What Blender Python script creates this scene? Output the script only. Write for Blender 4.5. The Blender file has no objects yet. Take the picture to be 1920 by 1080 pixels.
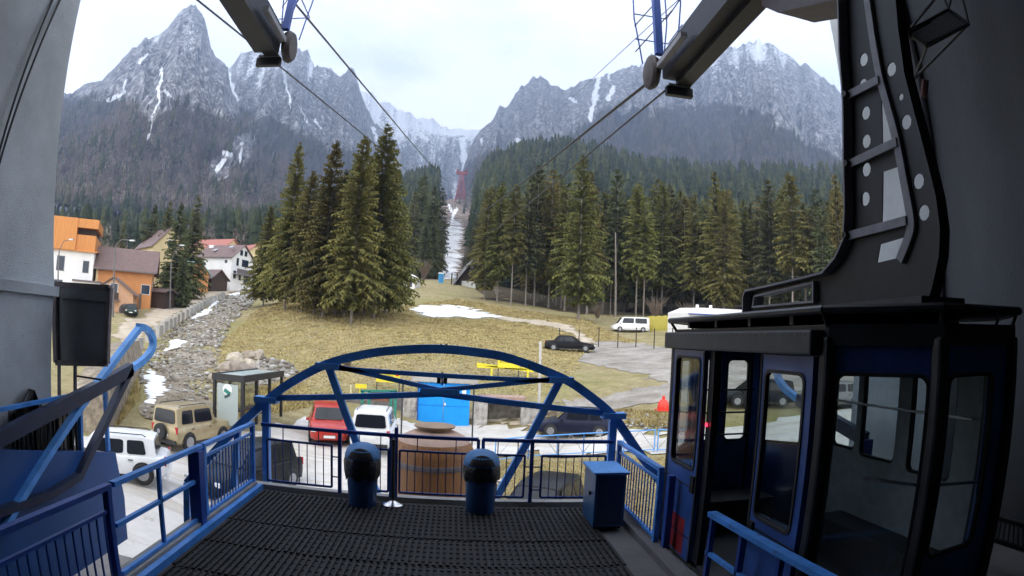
import bpy, bmesh, math, random
import numpy as np
from mathutils import Vector, Matrix
from mathutils.geometry import tessellate_polygon, delaunay_2d_cdt
R = math.radians
HAZE = 0.00026
random.seed(7)
sc = bpy.context.scene
col = sc.collection
# ------------------------------------------------------------------ camera
FPX, PITCH, ROLL, YAW, CAMZ = 1130.0, R(4.5), R(2.5), R(5.0), 2.63
def cam_to_world(c):
    c = np.asarray(c, float)
    cr, sr = math.cos(ROLL), math.sin(ROLL)
    x = c[..., 0]*cr - c[..., 1]*sr; y = c[..., 0]*sr + c[..., 1]*cr; z = c[..., 2]
    cp, sp = math.cos(PITCH), math.sin(PITCH)
    Y = z*cp - y*sp; Z = z*sp + y*cp
    cy, sy = math.cos(YAW), math.sin(YAW)
    return np.stack([x*cy + Y*sy, -x*sy + Y*cy, Z], -1)
cd = bpy.data.cameras.new("camera"); cam = bpy.data.objects.new("camera", cd); col.objects.link(cam)
rt, up, fw = (cam_to_world(v) for v in ([1,0,0],[0,1,0],[0,0,1]))
cam.matrix_world = Matrix(((rt[0], up[0], -fw[0], 0), (rt[1], up[1], -fw[1], 0), (rt[2], up[2], -fw[2], CAMZ), (0, 0, 0, 1)))
cd.type = 'PANO'
cd.sensor_fit = 'HORIZONTAL'; cd.sensor_width = 36.0
for holder in (cd, getattr(cd, 'cycles', None)):
    try:
        holder.panorama_type = 'FISHEYE_EQUISOLID'
        holder.fisheye_lens = FPX/1920*36.0
        holder.fisheye_fov = R(170)
    except Exception: pass
cd.clip_start = 0.05; cd.clip_end = 20000
sc.camera = cam
# ------------------------------------------------------------------ world: overcast sky
SUN_EL, SUN_ROT = R(48), R(232)
w = bpy.data.worlds.new("World"); sc.world = w; w.use_nodes = True
nt = w.node_tree; nt.nodes.clear()
o_ = nt.nodes.new('ShaderNodeOutputWorld'); bg = nt.nodes.new('ShaderNodeBackground')
sky = nt.nodes.new('ShaderNodeTexSky'); sky.sky_type = 'NISHITA'; sky.sun_disc = False
sky.sun_elevation = SUN_EL; sky.sun_rotation = SUN_ROT
tc = nt.nodes.new('ShaderNodeTexCoord'); mp = nt.nodes.new('ShaderNodeMapping'); mp.inputs['Scale'].default_value = (1.0, 1.0, 2.2)
nz = nt.nodes.new('ShaderNodeTexNoise'); nz.inputs['Scale'].default_value = 2.6; nz.inputs['Detail'].default_value = 6; nz.inputs['Roughness'].default_value = .5
cr_ = nt.nodes.new('ShaderNodeValToRGB'); cr_.color_ramp.elements[0].position = .3; cr_.color_ramp.elements[0].color = (.55,.55,.55,1); cr_.color_ramp.elements[1].position = .52; cr_.color_ramp.elements[1].color = (1,1,1,1)
mx = nt.nodes.new('ShaderNodeMix'); mx.data_type = 'RGBA'
mx.inputs[7].default_value = (21.5, 21.9, 22.6, 1)
nt.links.new(tc.outputs['Generated'], mp.inputs['Vector']); nt.links.new(mp.outputs[0], nz.inputs['Vector'])
nt.links.new(nz.outputs['Fac'], cr_.inputs['Fac']); nt.links.new(cr_.outputs['Color'], mx.inputs[0])
nt.links.new(sky.outputs['Color'], mx.inputs[6]); nt.links.new(mx.outputs[2], bg.inputs['Color'])
bg.inputs['Strength'].default_value = 0.09
nt.links.new(bg.outputs[0], o_.inputs['Surface'])
sd = bpy.data.lights.new("sun", 'SUN'); sd.energy = 0.7; sd.angle = R(14); sd.color = (1, .96, .9)
so = bpy.data.objects.new("sun", sd); col.objects.link(so)
sdir = Vector((math.sin(SUN_ROT)*math.cos(SUN_EL), math.cos(SUN_ROT)*math.cos(SUN_EL), math.sin(SUN_EL)))
so.rotation_euler = sdir.to_track_quat('Z', 'Y').to_euler()
sc.view_settings.view_transform = 'Standard'; sc.view_settings.look = 'None'; sc.view_settings.gamma = 1; sc.view_settings.exposure = 0.38
sc.render.engine = 'CYCLES'
sc.cycles.use_denoising = True
sc.cycles.max_bounces = 7; sc.cycles.diffuse_bounces = 4; sc.cycles.transparent_max_bounces = 12
sc.cycles.sample_clamp_indirect = 6
# ------------------------------------------------------------------ pixel <-> place (survey of the photograph)
def pdir(px, py):
    dx, dy = px - 960.0, py - 540.0
    r = math.hypot(dx, dy) or 1e-9; th = 2*math.asin(r/(2*FPX)); s = math.sin(th)/r
    return cam_to_world([dx*s, -dy*s, math.cos(th)])
def atY(px, py, Y): d = pdir(px, py); t = Y/d[1]; return Vector((d[0]*t, Y, CAMZ + d[2]*t))
def atX(px, py, X): d = pdir(px, py); t = X/d[0]; return Vector((X, d[1]*t, CAMZ + d[2]*t))
def atZ(px, py, Z): d = pdir(px, py); t = (Z - CAMZ)/d[2]; return Vector((d[0]*t, d[1]*t, Z))
def atD(px, py, D): d = pdir(px, py); t = D/math.hypot(d[0], d[1]); return Vector((d[0]*t, d[1]*t, CAMZ + d[2]*t))
Minv = np.array([rt, up, fw])
def proj(P):
    P = np.asarray(P, float) - np.array([0, 0, CAMZ]); c = P @ Minv.T
    n = np.linalg.norm(c, axis=-1); th = np.arccos(np.clip(c[..., 2]/n, -1, 1)); r = 2*FPX*np.sin(th/2)
    h = np.maximum(np.hypot(c[..., 0], c[..., 1]), 1e-9)
    return 960 + c[..., 0]/h*r, 540 - c[..., 1]/h*r
# ------------------------------------------------------------------ noise
def vnoise(x, y, seed=0):
    xi = np.floor(x).astype(np.int64); yi = np.floor(y).astype(np.int64); xf = x - xi; yf = y - yi
    def h(a, b):
        n = (a*374761393 + b*668265263 + seed*974634777) & 0xffffffff
        n = ((n ^ (n >> 13))*1274126177) & 0xffffffff
        return ((n ^ (n >> 16)) & 0xffff)/65535.0
    u = xf*xf*(3 - 2*xf); v = yf*yf*(3 - 2*yf)
    a, b, c, d = h(xi, yi), h(xi+1, yi), h(xi, yi+1), h(xi+1, yi+1)
    return (a*(1-u) + b*u)*(1-v) + (c*(1-u) + d*u)*v
def fbm(x, y, o=5, seed=0, g=.5):
    s = 0; a = 1; t = 0
    for i in range(o): s = s + a*vnoise(x*2**i, y*2**i, seed + i); t += a; a *= g
    return s/t
def ridged(x, y, o=5, seed=0, g=.5):
    s = 0; a = 1; t = 0
    for i in range(o): s = s + a*(1 - np.abs(2*vnoise(x*2**i, y*2**i, seed + i) - 1)); t += a; a *= g
    return s/t
# ------------------------------------------------------------------ materials
MATS = {}
def mat(name, c, rough=.6, metal=0.0, var=.25, scale=6.0, bump=0.0, bscale=None, c2=None, spec=.5, coat=0, stretch=None, rnd=0.0, wear=0.0, wearc=(.10,.06,.04)):
    if name in MATS: return MATS[name]
    m = bpy.data.materials.new(name); m.use_nodes = True; t = m.node_tree; b = t.nodes['Principled BSDF']
    b.inputs['Roughness'].default_value = rough; b.inputs['Metallic'].default_value = metal
    b.inputs['Specular IOR Level'].default_value = spec; b.inputs['Coat Weight'].default_value = coat
    L = t.links.new
    geo = t.nodes.new('ShaderNodeTexCoord'); mpp = t.nodes.new('ShaderNodeMapping')
    if stretch: mpp.inputs['Scale'].default_value = stretch
    L(geo.outputs['Object'], mpp.inputs['Vector'])
    n = t.nodes.new('ShaderNodeTexNoise'); n.inputs['Scale'].default_value = scale; n.inputs['Detail'].default_value = 6; n.inputs['Roughness'].default_value = .62
    L(mpp.outputs[0], n.inputs['Vector'])
    r = t.nodes.new('ShaderNodeValToRGB'); r.color_ramp.elements[0].position = .3; r.color_ramp.elements[1].position = .7
    ca = c2 if c2 else tuple(v*(1-var) for v in c); cb = c if c2 else tuple(min(1, v*(1+var*.6)) for v in c)
    r.color_ramp.elements[0].color = (*ca, 1); r.color_ramp.elements[1].color = (*cb, 1)
    L(n.outputs['Fac'], r.inputs['Fac'])
    out = r.outputs['Color']
    if rnd:
        oi = t.nodes.new('ShaderNodeObjectInfo'); hs = t.nodes.new('ShaderNodeHueSaturation')
        ma = t.nodes.new('ShaderNodeMapRange'); ma.inputs[3].default_value = 1-rnd; ma.inputs[4].default_value = 1+rnd
        L(oi.outputs['Random'], ma.inputs[0]); L(ma.outputs[0], hs.inputs['Value'])
        mh = t.nodes.new('ShaderNodeMapRange'); mh.inputs[3].default_value = .5-rnd*.06; mh.inputs[4].default_value = .5+rnd*.05
        L(oi.outputs['Random'], mh.inputs[0]); L(mh.outputs[0], hs.inputs['Hue'])
        L(out, hs.inputs['Color']); out = hs.outputs['Color']
    if wear:
        nw = t.nodes.new('ShaderNodeTexNoise'); nw.inputs['Scale'].default_value = 9; nw.inputs['Detail'].default_value = 9; nw.inputs['Roughness'].default_value = .75
        L(mpp.outputs[0], nw.inputs['Vector']); rw = t.nodes.new('ShaderNodeValToRGB'); rw.color_ramp.elements[0].position = .66 - wear*.1; rw.color_ramp.elements[1].position = .70 - wear*.08; L(nw.outputs['Fac'], rw.inputs['Fac'])
        mw = t.nodes.new('ShaderNodeMix'); mw.data_type = 'RGBA'; L(rw.outputs['Color'], mw.inputs[0]); L(out, mw.inputs[6]); mw.inputs[7].default_value = (*wearc, 1); out = mw.outputs[2]
    L(out, b.inputs['Base Color'])
    if bump:
        n2 = t.nodes.new('ShaderNodeTexNoise'); n2.inputs['Scale'].default_value = bscale or scale*4; n2.inputs['Detail'].default_value = 5
        L(mpp.outputs[0], n2.inputs['Vector'])
        bp = t.nodes.new('ShaderNodeBump'); bp.inputs['Strength'].default_value = bump; bp.inputs['Distance'].default_value = .05
        L(n2.outputs['Fac'], bp.inputs['Height']); L(bp.outputs[0], b.inputs['Normal'])
    MATS[name] = m; return m
def glass(name, tint=(.75,.8,.82), refl=.12, rough=.02):
    if name in MATS: return MATS[name]
    m = bpy.data.materials.new(name); m.use_nodes = True; t = m.node_tree; t.nodes.clear(); L = t.links.new
    o = t.nodes.new('ShaderNodeOutputMaterial'); tr = t.nodes.new('ShaderNodeBsdfTransparent'); gl = t.nodes.new('ShaderNodeBsdfGlossy'); mi = t.nodes.new('ShaderNodeMixShader')
    tr.inputs[0].default_value = (*tint, 1); gl.inputs['Roughness'].default_value = rough
    lw = t.nodes.new('ShaderNodeLayerWeight'); fr = t.nodes.new('ShaderNodeMath'); fr.operation = 'POWER'; fr.inputs[1].default_value = 4.0; L(lw.outputs['Facing'], fr.inputs[0])
    ad = t.nodes.new('ShaderNodeMath'); ad.operation = 'ADD'; ad.inputs[1].default_value = refl
    L(fr.outputs[0], ad.inputs[0]); L(ad.outputs[0], mi.inputs[0]); L(tr.outputs[0], mi.inputs[1]); L(gl.outputs[0], mi.inputs[2]); L(mi.outputs[0], o.inputs[0])
    MATS[name] = m; return m
M = dict(
 blue=mat('blue_paint', (.075,.30,.80), .42, var=.35, scale=3, bump=.05, wear=.5),
 blue_l=mat('light_blue_paint', (.11,.36,.82), .45, var=.25, scale=3, wear=.3),
 navy=mat('navy_paint', (.022,.075,.34), .45, var=.3, scale=3, wear=.5),
 blk=mat('black_metal', (.012,.012,.014), .5, var=.4, scale=5),
 dkgrey=mat('dark_grey_metal', (.05,.05,.056), .5, var=.3, scale=4, bump=.08),
 lilac=mat('grey_lilac_metal', (.24,.235,.26), .45, var=.25, scale=5),
 rub=mat('black_rubber', (.016,.015,.016), .8, var=.5, scale=3, wear=.55, wearc=(.045,.04,.036)),
 plas=mat('grey_plastic', (.2,.2,.21), .5),
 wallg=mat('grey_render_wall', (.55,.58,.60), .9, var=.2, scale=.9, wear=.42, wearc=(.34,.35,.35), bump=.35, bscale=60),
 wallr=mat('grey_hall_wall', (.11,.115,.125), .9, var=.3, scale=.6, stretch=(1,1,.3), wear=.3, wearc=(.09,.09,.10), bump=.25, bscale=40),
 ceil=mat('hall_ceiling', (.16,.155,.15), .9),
 conc=mat('concrete', (.42,.40,.37), .9, var=.25, scale=1.2, bump=.3, bscale=12),
 concd=mat('dark_concrete', (.16,.15,.15), .9, var=.3, scale=1.2, bump=.2),
 chrome=mat('chrome', (.75,.75,.76), .18, 1.0, var=.05),
 alu=mat('aluminium', (.55,.56,.58), .4, .8, var=.1),
 bin=mat('blue_bin_plastic', (.03,.10,.26), .42, var=.15, scale=4),
 binlid=mat('blue_lid_plastic', (.06,.22,.50), .38, var=.15, scale=4),
 bag=mat('black_bin_bag', (.016,.016,.019), .35, var=.4, scale=12, bump=.3, bscale=25),
 brownm=mat('brown_metal_frame', (.15,.125,.13), .5, var=.3),
 gate=mat('bright_blue_gate', (.0,.30,.86), .5, var=.12, scale=2),
 white=mat('white_paint', (.8,.8,.79), .6, var=.08, scale=2),
 stonew=mat('whitewashed_stone', (.55,.53,.5), .95, c2=(.2,.18,.16), scale=3.2, bump=.8, bscale=8),
 stoned=mat('dark_stone', (.22,.2,.17), .95, c2=(.05,.045,.04), scale=3, bump=.8, bscale=8),
 wood=mat('brown_wood', (.27,.115,.035), .55, var=.4, scale=5, stretch=(6,6,.6)),
 woodl=mat('pale_wood', (.32,.22,.15), .7, var=.3, scale=5, stretch=(4,4,.6)),
 woodd=mat('dark_wood', (.05,.03,.02), .7, var=.4, scale=5, stretch=(4,4,.6)),
 oran=mat('orange_render', (.62,.27,.10), .85, var=.1, scale=1),
 peach=mat('peach_render', (.62,.36,.22), .85, var=.15, scale=1),
 cream=mat('cream_render', (.72,.58,.33), .85, var=.12, scale=1),
 whiter=mat('white_render', (.8,.79,.78), .85, var=.08, scale=.6),
 roofb=mat('brown_sheet_roof', (.15,.095,.085), .6, var=.25, scale=2),
 roofo=mat('orange_sheet_roof', (.60,.24,.06), .6, var=.2, scale=2, stretch=(4,4,.3)),
 roofg=mat('green_sheet_roof', (.28,.5,.47), .6, var=.15),
 roofr=mat('red_tile_roof', (.36,.13,.10), .7, var=.2),
 roofd=mat('dark_roof', (.06,.05,.055), .7),
 win=mat('window_glass', (.02,.03,.05), .12, var=.3, scale=2),
 red=mat('red_plastic', (.75,.05,.03), .5, var=.1),
 redst=mat('red_steel', (.27,.04,.05), .7, var=.2),
 yel=mat('yellow_sign_paint', (.85,.72,.04), .6, var=.08),
 green=mat('green_steel', (.03,.22,.16), .6),
 bark=mat('spruce_bark', (.26,.225,.19), .95, var=.4, scale=2, stretch=(5,5,1), bump=.6, bscale=10),
 snow=mat('snow', (.86,.87,.9), .7, var=.06, scale=2, bump=.4, bscale=6),
 rock=mat('grey_rock', (.42,.40,.37), .95, c2=(.16,.145,.13), scale=1.4, bump=.8, bscale=6, rnd=.25),
 bould=mat('boulder_stone', (.46,.40,.33), .95, c2=(.22,.18,.14), scale=1.0, bump=.8, bscale=5, rnd=.2),
 rubble=mat('rubble_face', (.36,.30,.22), .95, c2=(.10,.08,.06), scale=2.2, bump=.8, bscale=6),
 cable=mat('steel_cable', (.03,.03,.04), .5),
 tyre=mat('tyre_rubber', (.02,.02,.022), .8), rim=mat('wheel_rim', (.35,.35,.37), .35, .6), carglass=mat('car_glass', (.012,.014,.02), .08, var=.1, spec=.45),
 trim=mat('black_trim', (.02,.02,.022), .5), lampr=mat('tail_lamp', (.45,.02,.03), .2), lampw=mat('head_lamp', (.8,.82,.85), .15),
 pglass=glass('clear_pane', (.8,.84,.85), .03), cglass=glass('cabin_pane', (.62,.67,.67), .07, .08), mglass=glass('casement_glass', (.10,.12,.13), .28),
)
# ------------------------------------------------------------------ object helpers
def tag(o, label=None, cat=None, group=None, kind=None):
    if label: o['label'] = label
    if cat: o['category'] = cat
    if group: o['group'] = group
    if kind: o['kind'] = kind
    return o
def thing(name, loc, label, cat, rz=0.0, group=None):
    o = bpy.data.objects.new(name, None); col.objects.link(o); o.location = loc; o.rotation_euler = (0, 0, rz); o.empty_display_size = .2
    return tag(o, label, cat, group)
def copy_tree(o, parent=None):
    c = o.copy(); col.objects.link(c)
    if parent: c.parent = parent
    for ch in list(o.children): copy_tree(ch, c)
    return c
class MB:
    def __init__(s): s.v = []; s.f = []
    def add(s, vs, fs):
        b = len(s.v); s.v += [tuple(v) for v in vs]; s.f += [tuple(b + i for i in f) for f in fs]; return s
    def box(s, c, d, rz=0.0, rx=0.0, ry=0.0):
        m = Matrix.Rotation(rz, 3, 'Z') @ Matrix.Rotation(ry, 3, 'Y') @ Matrix.Rotation(rx, 3, 'X'); c = Vector(c)
        vs = [c + m @ Vector((sx*d[0]/2, sy*d[1]/2, sz*d[2]/2)) for sx in (-1,1) for sy in (-1,1) for sz in (-1,1)]
        return s.add(vs, [(0,1,3,2),(4,6,7,5),(0,4,5,1),(2,3,7,6),(0,2,6,4),(1,5,7,3)])
    def bx(s, x0, x1, y0, y1, z0, z1): return s.box(((x0+x1)/2,(y0+y1)/2,(z0+z1)/2), (abs(x1-x0),abs(y1-y0),abs(z1-z0)))
    def bar(s, a, b, w_, h_, upv=(0,0,1)):
        a, b = Vector(a), Vector(b); d = (b-a).normalized(); u = Vector(upv)
        if abs(d.dot(u)) > .98: u = Vector((0,1,0))
        x = d.cross(u).normalized(); y = x.cross(d).normalized()
        vs = [p + x*sx*w_/2 + y*sy*h_/2 for p in (a,b) for sx,sy in ((-1,-1),(1,-1),(1,1),(-1,1))]
        return s.add(vs, [(3,2,1,0),(4,5,6,7),(0,1,5,4),(1,2,6,5),(2,3,7,6),(3,0,4,7)])
    def tube(s, pts, r, n=8, caps=True, r2=None):
        pts = [Vector(p) for p in pts]; b = len(s.v); k = len(pts); pu = None
        for i, p in enumerate(pts):
            d = (pts[min(i+1,k-1)] - pts[max(i-1,0)]).normalized()
            u = pu if pu is not None else (Vector((0,0,1)) if abs(d.z) < .9 else Vector((0,1,0)))
            x = d.cross(u).normalized(); y = x.cross(d).normalized(); pu = y
            rr = r if r2 is None else r + (r2-r)*i/(k-1)
            for j in range(n):
                a = 2*math.pi*j/n + math.pi/n; s.v.append(tuple(p + x*math.cos(a)*rr + y*math.sin(a)*rr))
        for i in range(k-1):
            for j in range(n):
                j2 = (j+1) % n; s.f.append((b+i*n+j, b+i*n+j2, b+(i+1)*n+j2, b+(i+1)*n+j))
        if caps: s.f.append(tuple(b+j for j in range(n))[::-1]); s.f.append(tuple(b+(k-1)*n+j for j in range(n)))
        return s
    def boxpath(s, pts, w_, h_, upv=(0,1,0)):
        """rectangular section swept along pts; w_ along upv, h_ across"""
        pts = [Vector(p) for p in pts]; U = Vector(upv).normalized(); b = len(s.v); k = len(pts)
        for i, p in enumerate(pts):
            d0 = (p - pts[i-1]).normalized() if i else None; d1 = (pts[i+1]-p).normalized() if i < k-1 else None
            d = ((d0 or d1) + (d1 or d0)).normalized(); x = d.cross(U).normalized()
            sc_ = 1.0
            if d0 and d1: sc_ = 1/max(.5, math.cos(d0.angle(d1)/2))
            for sx, sy in ((-1,-1),(1,-1),(1,1),(-1,1)): s.v.append(tuple(p + x*sx*h_/2*sc_ + U*sy*w_/2))
        for i in range(k-1):
            for j in range(4):
                j2 = (j+1) % 4; s.f.append((b+i*4+j, b+i*4+j2, b+(i+1)*4+j2, b+(i+1)*4+j))
        s.f.append((b+3,b+2,b+1,b)); s.f.append(tuple(b+(k-1)*4+j for j in range(4)))
        return s
    def lathe(s, prof, c=(0,0,0), n=20, axis='Z'):
        b = len(s.v); k = len(prof)
        for r, z in prof:
            for j in range(n):
                a = 2*math.pi*j/n; p = (r*math.cos(a), r*math.sin(a), z)
                if axis == 'Y': p = (p[0], p[2], p[1])
                if axis == 'X': p = (p[2], p[0], p[1])
                s.v.append((p[0]+c[0], p[1]+c[1], p[2]+c[2]))
        for i in range(k-1):
            for j in range(n):
                j2 = (j+1) % n; s.f.append((b+i*n+j, b+i*n+j2, b+(i+1)*n+j2, b+(i+1)*n+j))
        if prof[0][0] > 1e-4: s.f.append(tuple(b+j for j in range(n))[::-1])
        if prof[-1][0] > 1e-4: s.f.append(tuple(b+(k-1)*n+j for j in range(n)))
        return s
    def plate(s, outer, holes, fn, t0, t1):
        """outer / holes: 2-D loops; fn(a, b, t) -> 3-D; a plate between t0 and t1 with real holes"""
        loops = [outer] + list(holes); flat = [p for l in loops for p in l]
        tris = tessellate_polygon([[Vector((p[0], p[1], 0)) for p in l] for l in loops]); n = len(flat); b = len(s.v)
        for t in (t0, t1):
            for p in flat: s.v.append(tuple(fn(p[0], p[1], t)))
        for t in tris: s.f.append((b+t[0], b+t[1], b+t[2])); s.f.append((b+n+t[2], b+n+t[1], b+n+t[0]))
        k = 0
        for l in loops:
            m = len(l)
            for i in range(m):
                i2 = (i+1) % m; s.f.append((b+k+i, b+k+i2, b+n+k+i2, b+n+k+i))
            k += m
        return s
    def build(s, name, m, parent=None, origin=None, smooth=None, world=True):
        """world=True: coordinates are world ones; shifted to the parent (unrotated) or to origin"""
        off = Vector((0,0,0))
        if parent is not None and world:
            off = Vector(parent.location); q = parent.parent
            while q is not None: off = off + Vector(q.location); q = q.parent
        elif parent is None:
            if origin is None:
                vs = np.array(s.v); origin = ((vs[:,0].min()+vs[:,0].max())/2, (vs[:,1].min()+vs[:,1].max())/2, vs[:,2].min())
            off = Vector(origin)
        me = bpy.data.meshes.new(name); me.from_pydata([(v[0]-off.x, v[1]-off.y, v[2]-off.z) for v in s.v], [], s.f)
        bm = bmesh.new(); bm.from_mesh(me); bmesh.ops.recalc_face_normals(bm, faces=bm.faces)
        if smooth is not None:
            for f in bm.faces: f.smooth = True
            for e in bm.edges:
                if len(e.link_faces) == 2 and e.calc_face_angle(0) > R(smooth): e.smooth = False
        bm.to_mesh(me); bm.free()
        me.materials.append(m); o = bpy.data.objects.new(name, me); col.objects.link(o)
        if parent is not None: o.parent = parent
        else: o.location = off
        return o
def rbox(mb, x0, x1, y0, y1, z0, z1, r=.02): return mb.bx(x0, x1, y0, y1, z0, z1)
def bevel(o, w_=.01, seg=2):
    md = o.modifiers.new('bevel', 'BEVEL'); md.width = w_; md.segments = seg; md.limit_method = 'ANGLE'; md.angle_limit = R(40); return o
def npmesh(name, V, F, m, smooth=False, attrs=None):
    """V (n,3), F (m,k) numpy arrays -> object at origin"""
    V = np.asarray(V, np.float32); F = np.asarray(F, np.int32); k = F.shape[1]
    me = bpy.data.meshes.new(name); me.vertices.add(len(V)); me.vertices.foreach_set('co', V.ravel())
    me.loops.add(F.size); me.loops.foreach_set('vertex_index', F.ravel())
    me.polygons.add(len(F)); me.polygons.foreach_set('loop_start', np.arange(0, F.size, k, dtype=np.int32)); 
    me.update(calc_edges=True); me.validate()
    if smooth: me.polygons.foreach_set('use_smooth', np.ones(len(me.polygons), bool))
    for an, av in (attrs or {}).items():
        a = me.attributes.new(an, 'FLOAT', 'POINT'); a.data.foreach_set('value', np.asarray(av, np.float32))
    me.materials.append(m); o = bpy.data.objects.new(name, me); col.objects.link(o); return o
# ================================================================== TERRAIN
CP = []   # (az, lnD, t)
def cp_px(px, py, D): p = atD(px, py, D); CP.append((math.atan2(p.x, p.y), math.log(D), (p.z-CAMZ)/D))
def cp_z(azd, D, z): CP.append((R(azd), math.log(D), (z-CAMZ)/D))
for a in (-75, -45, -20, 0, 20, 45, 75):
    cp_z(a, 7, -3.25); cp_z(a, 14, -3.2)
for a in (-18, -5, 8, 20, 40): cp_z(a, 20, -3.1)
for a in (-75, 75): cp_z(a, 40, -1); cp_z(a, 100, 8); cp_z(a, 300, 45)
for q in ((350,862,23.5),(250,900,18.5),(690,826,27),(1075,817,32),(835,804,33),(950,806,33),(1230,812,31),(600,808,29),(460,800,27),
          (300,742,33),(390,740,36),(410,680,48),(470,690,47),(390,640,60),(440,565,105),(335,650,56),(300,672,50),(560,700,46),(530,640,62),(480,600,78),
          (850,742,38),(700,735,38),(960,738,38),(1070,656,60),(700,640,58),(660,607,68),(535,584,78),(860,600,84),(860,560,110),(765,540,128),(823,530,137),(875,536,140),
          (960,575,104),(1185,627,80),(1090,602,88),(1195,597,104),(1340,597,108),(1200,700,46),(1300,640,66),(1240,762,35),(1400,760,36),(1500,600,115),
          (1100,578,140),(1400,578,150),(1700,600,110),(1700,570,170),
          (840,517,200),(845,440,420),(600,560,110),(600,530,190),(1200,540,220),(1500,530,260),
          (245,588,84),(350,551,122),(440,541,140),(290,603,76),(215,690,44),(130,760,34),(222,592,80),(130,560,92),(420,518,150),(60,600,80),(60,500,170),(300,500,220),(450,500,260)):
    cp_px(*q)
A_ = np.array(CP); 
def phi(r2): return np.where(r2 > 1e-12, r2*np.log(np.maximum(r2, 1e-12)), 0)
AZS = 2.2
TPSX = np.stack([A_[:, 0]*AZS, A_[:, 1]], 1)
TPSN = len(TPSX); K_ = phi(((TPSX[:, None]-TPSX[None])**2).sum(-1)) + np.eye(TPSN)*2e-3
P1 = np.hstack([np.ones((TPSN, 1)), TPSX]); S_ = np.zeros((TPSN+3, TPSN+3)); S_[:TPSN, :TPSN] = K_; S_[:TPSN, TPSN:] = P1; S_[TPSN:, :TPSN] = P1.T
TPSW = np.linalg.solve(S_, np.concatenate([A_[:, 2], np.zeros(3)]))
def H(x, y):
    x = np.asarray(x, float); y = np.asarray(y, float); sh = np.broadcast(x, y).shape
    x = np.broadcast_to(x, sh).ravel(); y = np.broadcast_to(y, sh).ravel()
    D = np.maximum(np.hypot(x, y), 6.5); az = np.clip(np.arctan2(x, y), -1.35, 1.35); u = az*AZS; l = np.log(np.minimum(D, 480))
    out = np.empty(len(x))
    for i in range(0, len(x), 20000):
        s = slice(i, i+20000)
        r2 = (u[s, None]-TPSX[None, :, 0])**2 + (l[s, None]-TPSX[None, :, 1])**2
        out[s] = phi(r2) @ TPSW[:TPSN] + TPSW[TPSN] + TPSW[TPSN+1]*u[s] + TPSW[TPSN+2]*l[s]
    z = CAMZ + out*D
    amp = np.clip((D-33)/30, 0, 1)*.22
    z = z + amp*(fbm(x*.22, y*.22, 4, 3) - .5)*2 
    z = np.where(y < 4, np.minimum(z, -3.2), z)
    return z.reshape(sh) if sh else float(z[0])
def h1(x, y): return float(H(np.array([x]), np.array([y]))[0])
def hit(px, py, dmin=9.5, dmax=460):
    d = pdir(px, py); hd = math.hypot(d[0], d[1])
    Ds = np.exp(np.linspace(math.log(dmin), math.log(dmax), 500)); xs = d[0]/hd*Ds; ys = d[1]/hd*Ds
    zr = CAMZ + d[2]/hd*Ds; g = H(xs, ys); below = np.nonzero(zr < g)[0]
    if len(below) == 0 or below[0] == 0:
        i = len(Ds)-1 if len(below) == 0 else 0
        return Vector((xs[i], ys[i], g[i]))
    i = below[0]; a = zr[i-1]-g[i-1]; b = zr[i]-g[i]; f = a/(a-b); D = Ds[i-1] + (Ds[i]-Ds[i-1])*f
    x, y = d[0]/hd*D, d[1]/hd*D; return Vector((x, y, h1(x, y)))
def gp(px, D):   # ground point on the bearing of column px (near the horizon line) at distance D
    d = pdir(px, 600); h = math.hypot(d[0], d[1]); x, y = d[0]/h*D, d[1]/h*D; return Vector((x, y, h1(x, y)))
azs = np.radians(np.arange(-80, 80.01, .5)); lds = np.arange(math.log(5), math.log(182), .022)
AZ, LD = np.meshgrid(azs, lds); DD = np.exp(LD); GX = np.sin(AZ)*DD; GY = np.cos(AZ)*DD; GZ = H(GX, GY)
nu, nv = AZ.shape[1], AZ.shape[0]
idx = np.arange(nu*nv).reshape(nv, nu); F_ = np.stack([idx[:-1, :-1], idx[:-1, 1:], idx[1:, 1:], idx[1:, :-1]], -1).reshape(-1, 4)
# a flat skirt behind and under the building closes the sheet
V_ = np.stack([GX, GY, GZ], -1).reshape(-1, 3)

def ramp(t, fac, stops):
    r = t.nodes.new('ShaderNodeValToRGB'); e = r.color_ramp.elements
    while len(e) < len(stops): e.new(.5)
    for i, (p, c) in enumerate(stops): e[i].position = p; e[i].color = (*c, 1)
    t.links.new(fac, r.inputs['Fac']); return r.outputs['Color']
def noise(t, vec, scale, detail=6, rough=.6):
    n = t.nodes.new('ShaderNodeTexNoise'); n.inputs['Scale'].default_value = scale; n.inputs['Detail'].default_value = detail; n.inputs['Roughness'].default_value = rough
    t.links.new(vec, n.inputs['Vector']); return n.outputs['Fac']
def mixc(t, f, a, b):
    m = t.nodes.new('ShaderNodeMix'); m.data_type = 'RGBA'
    for s, v in ((m.inputs[0], f), (m.inputs[6], a), (m.inputs[7], b)):
        if isinstance(v, (tuple, float)): s.default_value = (*v, 1) if isinstance(v, tuple) else v
        else: t.links.new(v, s)
    return m.outputs[2]
def newmat(name, rough=.95):
    m = bpy.data.materials.new(name); m.use_nodes = True; t = m.node_tree; b = t.nodes['Principled BSDF']; b.inputs['Roughness'].default_value = rough
    b.inputs['Specular IOR Level'].default_value = .15
    g = t.nodes.new('ShaderNodeTexCoord'); return m, t, b, g.outputs['Object']
def bumpn(t, b, h, dist=.1, strength=.8):
    bp = t.nodes.new('ShaderNodeBump'); bp.inputs['Strength'].default_value = strength; bp.inputs['Distance'].default_value = dist
    t.links.new(h, bp.inputs['Height']); t.links.new(bp.outputs[0], b.inputs['Normal'])
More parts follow.
